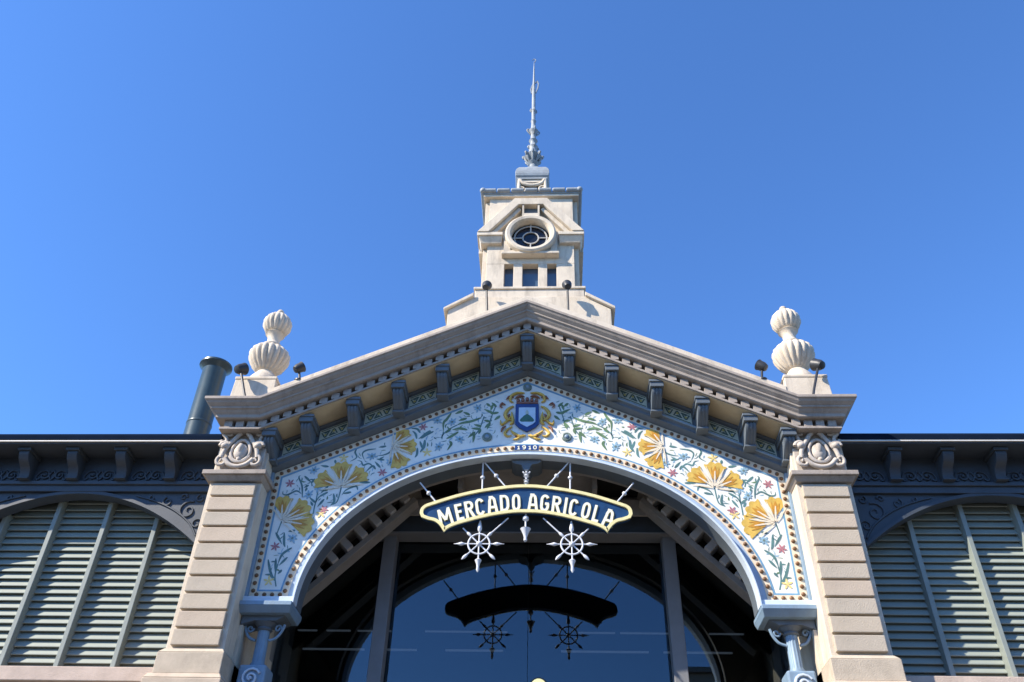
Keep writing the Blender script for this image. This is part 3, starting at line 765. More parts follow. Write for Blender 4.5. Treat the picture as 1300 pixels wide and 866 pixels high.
# ================================================================== IRON COLUMNS
for s in (-1, 1):
    col = thing('iron_column', 'slender fluted iron column under the arch spring beside the %s pilaster' % ('louvre-shadowed' if s > 0 else 'flue-side'), 'column', (s * 3.90, 0.12, 0), 'iron columns carrying the arch')
    cx, cy = s * 3.90, 0.12
    col['label'] = 'slender iron column carrying the arch, ' + ('sunlit with pale fluting' if s > 0 else 'shaded deep blue')
    MB().lathe([(0.115, 5.70), (0.115, 5.74), (0.092, 5.78), (0.088, 6.22), (0.088, 6.26)], cx, cy, 48, 12, 0.14, 5.76, 6.24).build('shaft', 'ironblue', col, smooth=50)
    cp = MB(); cp.lathe([(0.10, 6.24), (0.12, 6.26), (0.10, 6.29), (0.14, 6.33), (0.17, 6.355)], cx, cy, 24)
    cp.build('capital', 'irongrey', col, smooth=40)
    sb = MB()
    for q in (-1, 1):
        sb.tube([(cx + q * x, cy - .02, z) for x, z in bez([(.10, 6.10), (.20, 6.14), (.27, 6.24), (.30, 6.34)], 5)], 0.022, 6)
        sb.tube([(x, cy - .02, z) for x, z in spiral(cx + q * .21, 6.28, .055, .015, 0, 7 * q)], 0.016, 6)
    sb.build('scroll_bracket', 'ironblue', col, smooth=50)
    pc = MB().box(cx - .20, cx + .20, cy - .20, cy + .20, 5.30, 5.695).build('pedestal_cap', 'ironblue', col, bevel=0.03)
    vo = MB()
    vo.tube([(x, cy - .215, z) for x, z in spiral(cx, 5.50, .14, .02, 0.5, 11)], 0.02, 6)
    vo.ball((cx, cy - .21, 5.50), 0.03, 0.03, 0.03, 8)
    vo.build('volute', 'lip', pc, smooth=60)
    MB().lathe([(0.24, 0), (0.24, 0.4), (0.18, 0.5), (0.15, 0.6), (0.13, 4.9), (0.17, 5.1), (0.22, 5.28)], cx, cy, 28).build('lower_shaft', 'ironblue', col, smooth=40)

# ================================================================== HANGING SIGN
sign = thing('hanging_sign', 'blue arched sign lettered MERCADO AGRICOLA hanging in the entrance arch', 'sign', (0, 0.0, 8.3))
top = [(-1.69, 8.12), (-1.68, 8.20), (-1.63, 8.26), (-1.53, 8.305), (-1.12, 8.45), (-0.72, 8.55), (-0.26, 8.62), (0, 8.635)]
bot = [(-1.66, 8.06), (-1.56, 8.02), (-1.45, 7.99), (-1.36, 7.92), (-1.29, 7.82)]
bot2 = [(-1.29, 7.82), (-1.18, 7.90), (-0.93, 7.99), (-0.56, 8.09), (-0.23, 8.145), (0, 8.155)]
half = list(reversed(bez(top, 5))) + bez(bot, 4)[0:] + bez(bot2, 5)[1:]
outline = half + [(-x, z) for x, z in reversed(half[1:-1])]
board = MB().prism(outline, -0.03, 0.06).build('board', 'signblue', sign)
# raised rim, inset from the outline
def inset(poly, d):
    n = len(poly); out = []
    area = sum(poly[i][0] * poly[(i + 1) % n][1] - poly[(i + 1) % n][0] * poly[i][1] for i in range(n))
    sg = 1 if area > 0 else -1
    for i in range(n):
        a, b, c = poly[i - 1], poly[i], poly[(i + 1) % n]
        e1 = (b[0] - a[0], b[1] - a[1]); e2 = (c[0] - b[0], c[1] - b[1])
        l1 = math.hypot(*e1) or 1e-6; l2 = math.hypot(*e2) or 1e-6
        n1 = (-e1[1] / l1 * sg, e1[0] / l1 * sg); n2 = (-e2[1] / l2 * sg, e2[0] / l2 * sg)
        q = 1 + n1[0] * n2[0] + n1[1] * n2[1]
        q = max(q, 0.6)
        out.append((b[0] + d * (n1[0] + n2[0]) / q, b[1] + d * (n1[1] + n2[1]) / q))
    return out
MB().ring(inset(outline, -0.012), inset(outline, 0.042), -0.065, -0.0305, closed=True).build('rim', 'signgold', board, bevel=0.006)
# letters drawn as broad strokes in a unit box: x -0.5..0.5, y 0..1
def arcp(cx, cy, rx, ry, a0, a1, n=8): return [(cx + rx * math.cos(R(a0 + (a1 - a0) * i / n)), cy + ry * math.sin(R(a0 + (a1 - a0) * i / n))) for i in range(n + 1)]
GL = {
 'M': [[(-.44, 0), (-.38, 1)], [(-.38, .97), (0, .30)], [(0, .30), (.38, .97)], [(.38, 1), (.44, 0)]],
 'E': [[(-.34, 0), (-.34, 1)], [(-.42, .92), (.38, .92)], [(-.40, .52), (.24, .52)], [(-.42, .08), (.40, .08)]],
 'R': [[(-.34, 0), (-.34, 1)], [(-.36, .92), (.05, .92)] + arcp(.05, .72, .30, .20, 90, -90) + [(-.34, .52)], [(-.02, .52), (.40, 0)]],
 'C': [arcp(0, .70, .34, .24, 20, 180) + arcp(0, .30, .34, .24, 180, 340)],
 'A': [[(-.40, 0), (-.26, .62)] + arcp(0, .66, .26, .27, 170, 10) + [(.26, .62), (.40, 0)], [(-.30, .34), (.30, .34)], [(-.30, .95), (.12, .95)]],
 'D': [[(-.34, 0), (-.34, 1)], [(-.40, .92), (0, .92)] + arcp(0, .62, .34, .30, 90, 0) + arcp(0, .38, .34, .30, 0, -90) + [(-.40, .08)]],
 'O': [arcp(0, .68, .33, .25, 0, 180) + arcp(0, .32, .33, .25, 180, 360) + [(.33, .68)]],
 'G': [arcp(0, .70, .34, .24, 25, 180) + arcp(0, .30, .34, .24, 180, 360) + [(.34, .48)], [(.02, .46), (.42, .46)]],
 'I': [[(0, 0), (0, 1)]],
 'L': [[(-.30, 0), (-.30, 1)], [(-.38, .08), (.38, .08)]],
}
def sarc(x): return 8.182 - 0.165 * x * x                    # foot of the letters
TXT = [('M', -1.245, .205), ('E', -1.025, .135), ('R', -0.875, .145), ('C', -0.712, .145), ('A', -0.52, .16), ('D', -0.33, .155), ('O', -0.15, .14),
       ('A', 0.11, .16), ('G', 0.295, .15), ('R', 0.475, .145), ('I', 0.615, .06), ('C', 0.74, .14), ('O', 0.93, .14), ('L', 1.095, .125), ('A', 1.275, .165)]
for ch, x, wd in TXT:
    x *= 1.0
    z = sarc(x); th = math.atan(-0.33 * x) * 0.78; c, s_ = math.cos(th), math.sin(th)
    hh = 0.295
    P = lambda u, v: (x + c * u * wd - s_ * v * hh, z + s_ * u * wd + c * v * hh)
    lt = MB(); ed = MB()
    for si, st in enumerate(GL[ch]):
        pts = [P(u, v) for u, v in st]
        lt.ribbon(pts, 0.043, -0.052 - si * 0.0007, -0.040)
        e = []
        for i, p in enumerate(pts):
            e.append((p[0] + 0.006, p[1] - 0.007))
        ed.ribbon(e, 0.058, -0.0395 - si * 0.0007, -0.0305)
    lo = lt.build('letter', 'letter', board)
    ed.build('letter_edge', 'letteredge', lo)
# hanging rods with knobs
def rod(p, q, kn=(0.5,), r=0.013):
    rb = MB(); rb.tube([(p[0], 0.02, p[1]), (q[0], 0.02, q[1])], r, 8)
    ux, uz = q[0] - p[0], q[1] - p[1]; l = math.hypot(ux, uz); ux /= l; uz /= l
    for f in kn:
        c = (p[0] + ux * l * f, p[1] + uz * l * f)
        rb.tube([(c[0] - ux * .035, 0.02, c[1] - uz * .035), (c[0] - ux * .012, 0.02, c[1] - uz * .012), (c[0] + ux * .012, 0.02, c[1] + uz * .012), (c[0] + ux * .035, 0.02, c[1] + uz * .035)], [.014, .038, .038, .014], 10)
    rb.build('hanging_rod', 'whiteiron', sign, smooth=40)
for s in (-1, 1):
    rod((s * 1.76, 8.72), (s * 1.44, 8.33)); rod((s * 0.73, 9.10), (s * 0.72, 8.53)); rod((s * 0.70, 9.10), (s * 0.30, 8.60))
cd = MB(); cd.tube([(0, .02, 9.0), (0, .02, 8.62)], 0.016, 8)
for z_, r_ in ((8.86, .05), (8.74, .045)):
    cd.lathe([(.015, z_ - .05), (r_, z_ - .02), (r_ * .5, z_ + .01), (r_ * 1.1, z_ + .03), (.015, z_ + .045)], 0, 0.02, 14)
cd.tube([(-.06, .02, 8.93), (0, .02, 8.86), (.06, .02, 8.93)], 0.014, 6)
cd.build('crown_rod', 'whiteiron', sign, smooth=40)
df = MB(); df.tube([(0, .02, 8.16), (0, .02, 7.80)], 0.014, 8)
df.lathe([(.02, 8.02), (.05, 8.05), (.05, 8.09), (.02, 8.12)], 0, .02, 14)
df.lathe([(.010, 7.67), (.03, 7.69), (.025, 7.74), (.035, 7.78), (.07, 7.86), (.085, 7.89), (.03, 7.91), (.012, 7.93)], 0, .02, 16)
df.build('drop_finial', 'whiteiron', sign, smooth=40)
# ship's-wheel ornaments below the board
for s in (-1, 1):
    cx, cz, yy = s * 0.73, 7.63, 0.02
    wr = MB().tube([(cx + .17 * math.cos(a * math.pi / 24), yy, cz + .17 * math.sin(a * math.pi / 24)) for a in range(49)], 0.015, 8).build('wheel', 'whiteiron', sign, smooth=60)
    MB().ball((cx, yy, cz), 0.045, 0.05, 0.045, 14).build('hub', 'whiteiron', wr, smooth=60)
    for k in range(8):
        a = k * math.pi / 4; ux, uz = math.cos(a), math.sin(a)
        L_ = {0: .40, 4: .40, 6: .47, 2: .36, 5: .37, 7: .37, 1: .30, 3: .30}[k]
        if k == 2: L_ = .40
        p = lambda d: (cx + ux * d, yy, cz + uz * d)
        sp = MB(); sp.tube([p(.04), p(L_ * .7)], 0.012, 8)
        if k == 6:
            sp.tube([p(.24), p(.27), p(.275), p(.34), p(.38), p(.43), p(.47)], [.010, .05, .055, .028, .022, .028, .006], 10)
        elif k == 2:
            sp.tube([p(.2), p(.24), p(.28), p(.40)], [.010, .036, .036, .012], 10)
        elif k in (0, 4):
            sp.tube([p(.22), p(.25), p(.28), p(.31), p(.34), p(.40)], [.010, .022, .032, .022, .013, .003], 10)
        else:
            sp.tube([p(L_ - .13), p(L_ - .10), p(L_ - .05), p(L_)], [.010, .022, .026, .005], 10)
        sp.build('spoke', 'whiteiron', wr, smooth=40)
    # diagonal tie from the wheel up to the board
    MB().tube([(cx - s * .20, yy, cz + .20), (cx - s * .45, yy, cz + .45)], 0.012, 8).tube([(cx + s * .2, yy, cz + .2), (cx + s * .27, yy, cz + .27)], 0.012, 8).build('wheel_tie', 'whiteiron', sign, smooth=40)

# ================================================================== URN FINIALS
for s in (-1, 1):
    cx, cy = s * 4.79, -0.03
    urn = thing('urn_finial', 'fluted stone urn finial on the cornice end ' + ('beside the metal flue pipe' if s < 0 else 'above the shadowed louvre wing'), 'finial', (cx, cy, 9.82), 'urns on the cornice ends')
    b = MB(); b.frustum(cx - .395, cx + .395, cy - .395, cy + .395, 9.82, cx - .365, cx + .365, cy - .365, cy + .365, 10.55); b.box(cx - .375, cx + .375, cy - .375, cy + .375, 10.551, 10.61)
    b.build('plinth', 'stone', urn, bevel=0.012)
    u = MB(); u.lathe([(.29, 10.612), (.30, 10.66), (.275, 10.74), (.22, 10.83), (.17, 10.90), (.155, 10.93), (.18, 10.95)], cx, cy, 40)
    u.build('foot', 'stone', urn, smooth=50)
    u = MB(); u.lathe([(.17, 10.95), (.22, 11.0), (.31, 11.10), (.365, 11.22), (.38, 11.30), (.365, 11.38), (.30, 11.45), (.22, 11.49), (.17, 11.51)], cx, cy, 72, 18, 0.13, 10.98, 11.48)
    u.build('lower_bowl', 'stone', urn, smooth=60)
    u = MB(); u.lathe([(.17, 11.51), (.19, 11.53), (.19, 11.56), (.14, 11.59), (.115, 11.66), (.12, 11.76), (.16, 11.82), (.18, 11.84), (.16, 11.86)], cx, cy, 40)
    u.build('neck', 'stone', urn, smooth=50)
    u = MB(); u.lathe([(.15, 11.86), (.21, 11.92), (.265, 12.02), (.275, 12.10), (.25, 12.19), (.19, 12.27), (.11, 12.33), (.06, 12.36), (.075, 12.39), (.05, 12.44), (.012, 12.47)], cx, cy, 64, 16, 0.12, 11.9, 12.28)
    u.build('upper_bowl', 'stone', urn, smooth=60)

# ================================================================== FLOODLIGHTS
def flood(base, knee, head, aim, label, size=0.10):
    f = thing('floodlight', label, 'floodlight', base, 'floodlights on the portal roof')
    MB().lathe([(size * .9, base[2]), (size * .9, base[2] + .03), (.03, base[2] + .06)], base[0], base[1], 16).build('foot', 'black', f, smooth=40)
    MB().tube([(base[0], base[1], base[2] + .02), knee, head], 0.022, 8).build('arm', 'black', f, smooth=40)
    a = Vector(aim).normalized(); h = Vector(head)
    pts = [h - a * size * 1.0, h - a * size * .9, h - a * size * .3, h + a * size * .5, h + a * size * .9]
    # turned housing along the aim direction
    hb_ = MB()
    u = a.cross(Vector((0, 0, 1))).normalized(); v = u.cross(a)
    rws = []
    for p, r_ in zip(pts, (.25, .7, .95, 1.0, 1.12)):
        rws.append([tuple(p + size * r_ * (math.cos(k * math.pi / 10) * u + math.sin(k * math.pi / 10) * v)) for k in range(20)])
    hb_.loft(rws); hb_.build('housing', 'black', f, smooth=40)
    ln = MB(); p = h + a * size * .905
    ln.loft([[tuple(p + size * r_ * (math.cos(k * math.pi / 10) * u + math.sin(k * math.pi / 10) * v) + a * dd) for k in range(20)] for r_, dd in ((1.0, 0.001), (.5, .02))])
    ln.build('lens', 'lens', f, smooth=60)
flood((-4.72, -0.75, 9.83), (-4.80, -0.72, 10.05), (-5.02, -0.60, 10.62), (.4, .6, .5), 'black floodlight on a long arm leaning from the cornice by the flue-side urn', 0.10)
flood((4.70, -0.75, 9.83), (4.76, -0.72, 10.05), (4.98, -0.60, 10.66), (-.4, .6, .5), 'black floodlight on a long arm leaning from the cornice by the shadowed-wing urn', 0.10)
flood((-4.03, -0.36, 10.52), (-4.03, -0.36, 10.62), (-4.07, -0.38, 10.80), (.6, .3, .6), 'small black floodlight on the rake between urn and tower, flue side', 0.09)
flood((4.06, -0.36, 10.50), (4.06, -0.36, 10.60), (4.09, -0.38, 10.80), (-.6, .3, .6), 'small black floodlight on the rake between urn and tower, shadowed wing side', 0.09)
flood((-0.80, 0.10, 12.07), (-0.80, 0.10, 12.4), (-0.84, 0.05, 13.12), (.1, .5, .8), 'black floodlight on a straight stem before the tower base, flue side', 0.088)
flood((0.76, 0.10, 12.08), (0.76, 0.10, 12.4), (0.75, 0.05, 13.12), (-.1, .5, .8), 'black floodlight on a straight stem before the tower base, shadowed wing side', 0.088)

# ================================================================== TOWER
TW = thing('lantern_tower', 'square cream stone tower with round window and spire above the gable', 'tower', (0, 1.73, 11.8))
sp = MB(); sp.prism([(-1.60, 11.2), (-1.60, 12.72), (-1.10, 13.06), (1.10, 13.06), (1.60, 12.72), (1.60, 11.2)], 0.30, 3.1)
sp.build('stepped_shoulder', 'stone', TW, bevel=0.012)
for s in (-1, 1):
    MB().prism([(s * 1.68, 12.69), (s * 1.68, 12.75), (s * 1.105, 13.14), (s * 1.105, 13.05)], 0.24, 3.15).build('shoulder_coping', 'stone', TW, bevel=0.01)
pdm = MB().box(-1.10, 1.10, 0.42, 3.04, 11.8, 13.36).build('pedestal', 'stone', TW, bevel=0.012)
MB().box(-1.13, 1.13, 0.39, 3.07, 13.361, 13.42).build('pedestal_coping', 'stone', pdm, bevel=0.012)
# shaft: piers and lintel round three window openings
ZS, ZL, ZT = 13.421, 14.34, 16.36
yf, yb = 0.70, 2.76
for s in (-1, 1):
    a, b = sorted((s * 0.55, s * 0.93)); MB().box(a, b, yf, yb, ZS, ZL).build('pier', 'stone', TW, bevel=0.008)
    a, b = sorted((s * 0.9305, s * 1.03)); MB().box(a, b, yf + 0.10, yb, ZS, ZT).build('corner_pier', 'stone', TW, bevel=0.008)
    a, b = sorted((s * 0.165, s * 0.355)); MB().box(a, b, yf, yf + 0.3, ZS, ZL).build('window_pier', 'stone', TW, bevel=0.008)
MB().box(-0.93, 0.93, yf, yb, ZL + .001, ZT).build('upper_wall', 'stone', TW, bevel=0.008)
MB().box(-0.56, 0.56, yf + .005, yb, ZS, 13.60).build('sill_wall', 'stone', TW)
for a, b in ((-0.552, -0.352), (-0.168, 0.168), (0.352, 0.552)):
    MB().box(a, b, yf + 0.16, yf + 0.18, 13.601, ZL).build('window_pane', 'winglass', TW)
MB().box(-0.60, 0.60, yf - .05, yf + 0.02, 13.54, 13.60).build('window_sill', 'stone', TW, bevel=0.008)
# pediment with flat crest
pe = [(-1.15, 15.13), (-0.36, 16.17), (0.36, 16.17), (1.15, 15.13), (0.90, 15.13), (0.27, 15.97), (-0.27, 15.97), (-0.90, 15.13)]
pdo = MB().prism(pe, 0.50, 0.95).build('pediment', 'stone', TW, bevel=0.01)
for s in (-1, 1):
    MB().prism([(s * x, z) for x, z in ((0.96, 15.04), (0.27, 15.95), (0.21, 15.88), (0.84, 15.04))], 0.58, 0.72).build('pediment_moulding', 'stone', pdo, bevel=0.008)
for s in (-1, 1):
    a, b = sorted((s * 0.60, s * 1.15)); c, d = sorted((s * 0.62, s * 1.07))
    MB().box(a, b, 0.52, 0.96, 15.04, 15.128).frustum(c, d, 0.62, 0.9, 14.88, *sorted((s * 0.61, s * 1.12)), 0.55, 0.93, 15.039).build('pediment_foot', 'stone', pdo, bevel=0.008)
    # side pediment returns of the tower
    a, b = sorted((s * 1.031, s * 1.14)); MB().box(a, b, 0.97, yb, 14.92, 15.128).build('side_string_course', 'stone', TW, bevel=0.008)
# keystone niche
ni = MB().box(-.19, .19, .52, .70, 15.56, 15.70).box(-.19, -.15, .52, .70, 15.701, 15.965).box(.15, .19, .52, .70, 15.701, 15.965).build('keystone', 'stone', TW)
MB().box(-.149, .149, .64, .69, 15.701, 15.965).build('keystone_recess', 'irongrey', ni)
# round window
OC = 15.07
oc = MB().lathey([(0.43, 0.695), (0.43, 0.52), (0.455, 0.485), (0.51, 0.475), (0.545, 0.50), (0.555, 0.56), (0.545, 0.695)], 0, OC, 56).add([], [])
# open ring: rebuild as a closed tube section
oc = MB(); seg = 56
sec = [(0.415, 0.698), (0.415, 0.53), (0.445, 0.485), (0.51, 0.475), (0.545, 0.50), (0.555, 0.56), (0.545, 0.698)]
rws = [[(r_ * math.cos(2 * math.pi * k / seg), y_, OC + r_ * math.sin(2 * math.pi * k / seg)) for r_, y_ in sec] for k in range(seg + 1)]
oc.loft(rws, closed=True, caps=False)
ocu = oc.build('oculus', 'stone', TW, smooth=35)
MB().lathey([(0.414, 0.690), (0.30, 0.688)], 0, OC, 40).build('oculus_pane', 'ocglass', ocu)
ob = MB()
for r_ in (0.17, 0.35): ob.tube([(r_ * math.cos(a * math.pi / 20), 0.665, OC + r_ * math.sin(a * math.pi / 20)) for a in range(41)], 0.017, 6)
for k in range(4):
    a = k * math.pi / 2
    ob.tube([(.16 * math.cos(a), .665, OC + .16 * math.sin(a)), (.41 * math.cos(a), .665, OC + .41 * math.sin(a))], 0.015, 6)
ob.build('oculus_bars', 'ocbar', ocu, smooth=60)
MB().box(-.57, .57, .60, .699, 14.56, 14.655).box(-.57, -.43, .60, .699, 14.656, 15.02).box(.43, .57, .60, .699, 14.656, 15.02).build('oculus_apron', 'stone', TW)
MB().box(-.61, .61, .54, .70, 14.50, 14.558).build('apron_ledge', 'stone', TW, bevel=0.01)
# crowning cornice with lead rolls
MB().box(-1.07, 1.07, 0.62, 2.84, 16.361, 16.43).build('tower_cornice', 'stone', TW, bevel=0.01)
ld = MB().box(-1.10, 1.10, 0.60, 2.87, 16.431, 16.49).build('lead_flashing', 'lead', TW, bevel=0.01)
for i in range(7):
    x0 = -1.09 + i * 0.3115
    MB().tube([(x0 + .012, 0.60, 16.52), (x0 + .03, .60, 16.52), (x0 + .285, 0.60, 16.52), (x0 + .30, .60, 16.52)], [.045, .062, .062, .045], 12).build('lead_roll', 'lead', ld, smooth=40)
for s in (-1, 1):
    MB().tube([(s * 1.09, 0.62, 16.52), (s * 1.09, 2.86, 16.52)], 0.06, 12).build('side_roll', 'lead', ld, smooth=40)
    MB().ball((s * 1.09, 0.59, 16.52), 0.075, seg=12).build('roll_knob', 'lead', ld, smooth=60)
MB().frustum(-1.05, 1.05, 0.66, 2.80, 16.491, -.42, .42, 1.31, 2.15, 16.80).build('tower_roof', 'lead', TW)
# cap below the spire
cy = 1.73
cap = MB().box(-.34, .34, cy - .34, cy + .34, 16.75, 17.80).build('spire_cap', 'stone', TW, bevel=0.012)
cs = MB()
cs.box(-.37, .37, cy - .37, cy + .37, 17.801, 17.86)
cs.loft([[(x * h, cy + y * h, z) for x, y in ((-1, -1), (1, -1), (1, 1), (-1, 1))] for h, z in ((.37, 17.861), (.40, 17.90), (.415, 17.97), (.41, 18.06), (.385, 18.17), (.33, 18.28), (.24, 18.38), (.15, 18.46), (.12, 18.56))])
cs.build('cushion', 'lead', cap, bevel=0.01)
rc = MB().box(-.24, .24, cy - .348, cy - .341, 17.28, 17.70).build('cap_shade_plate', 'dark', cap)  # dark plate on the flat cap face, painting the shade of a recess
rv = MB()
for q in (-1, 1):
    rv.tube([(q * x, cy - .37, z) for x, z in bez([(.29, 17.76), (.23, 17.64), (.12, 17.58), (.0, 17.56)], 5)], 0.045, 8)
    rv.tube([(x, cy - .37, z) for x, z in spiral(q * .24, 17.44, .11, .02, 0, 8 * q)], 0.025, 6)
    rv.tube([(q * .31, cy - .36, 17.78), (q * .32, cy - .37, 17.4), (q * .36, cy - .42, 17.1)], 0.045, 8)
rv.build('cap_scroll', 'stone', cap, smooth=60)
# spire
spm = MB().lathe([(.12, 18.50), (.10, 18.64), (.08, 18.72), (.14, 18.80), (.10, 18.86), (.17, 18.95), (.22, 19.04), (.16, 19.10), (.12, 19.2), (.10, 19.35), (.13, 19.42), (.085, 19.48), (.075, 19.62), (.115, 19.68), (.075, 19.74), (.065, 19.95), (.11, 20.02), (.13, 20.08), (.07, 20.15), (.055, 20.45), (.075, 20.50), (.05, 20.55), (.055, 20.9), (.075, 20.95), (.05, 21.0), (.05, 21.5), (.045, 21.9), (.03, 22.3), (.018, 22.9), (.004, 23.25)], 0, cy, 20).build('spire', 'lead', TW, smooth=40)
sl = MB()
for k in range(8):
    a = k * math.pi / 4
    ca, sa = math.cos(a), math.sin(a)
    sl.tube([(ca * r_, cy + sa * r_, z) for r_, z in bez([(.10, 18.78), (.17, 18.90), (.21, 19.02), (.25, 19.05), (.23, 18.98)], 4)], [.02 + .02 * math.sin(i * .18) for i in range(17)], 6)
for k in range(4):
    a = k * math.pi / 2 + .3
    ca, sa = math.cos(a), math.sin(a)
    sl.tube([(ca * r_, cy + sa * r_, z) for r_, z in bez([(.06, 19.92), (.13, 20.0), (.17, 20.08), (.13, 20.14)], 4)], .02, 6)
    sl.tube([(ca * r_, cy + sa * r_, z) for r_, z in bez([(.04, 20.86), (.09, 20.92), (.07, 21.02)], 4)], .016, 6)
    sl.tube([(ca * r_, cy + sa * r_, z) for r_, z in bez([(.05, 19.34), (.14, 19.40), (.11, 19.48)], 4)], .02, 6)
sl.build('spire_leaves', 'lead', spm, smooth=60)
vn = MB()
vn.tube([(.05, cy, 21.75), (.11, cy, 21.95), (.13, cy, 22.15), (.09, cy, 22.3), (.05, cy, 22.2)], .022, 6)
MB().tube([(-.05, cy, 21.72), (-.075, cy, 21.9), (-.05, cy, 22.05), (-.02, cy, 22.15)], .022, 6).build('spire_curl', 'lead', spm, smooth=60)
MB().tube([(.02, cy, 23.2), (.05, cy, 23.3), (.0, cy, 23.36), (-.04, cy, 23.30)], .014, 6).build('spire_tip', 'lead', spm, smooth=60)
vn.build('spire_curl', 'lead', spm, smooth=60)

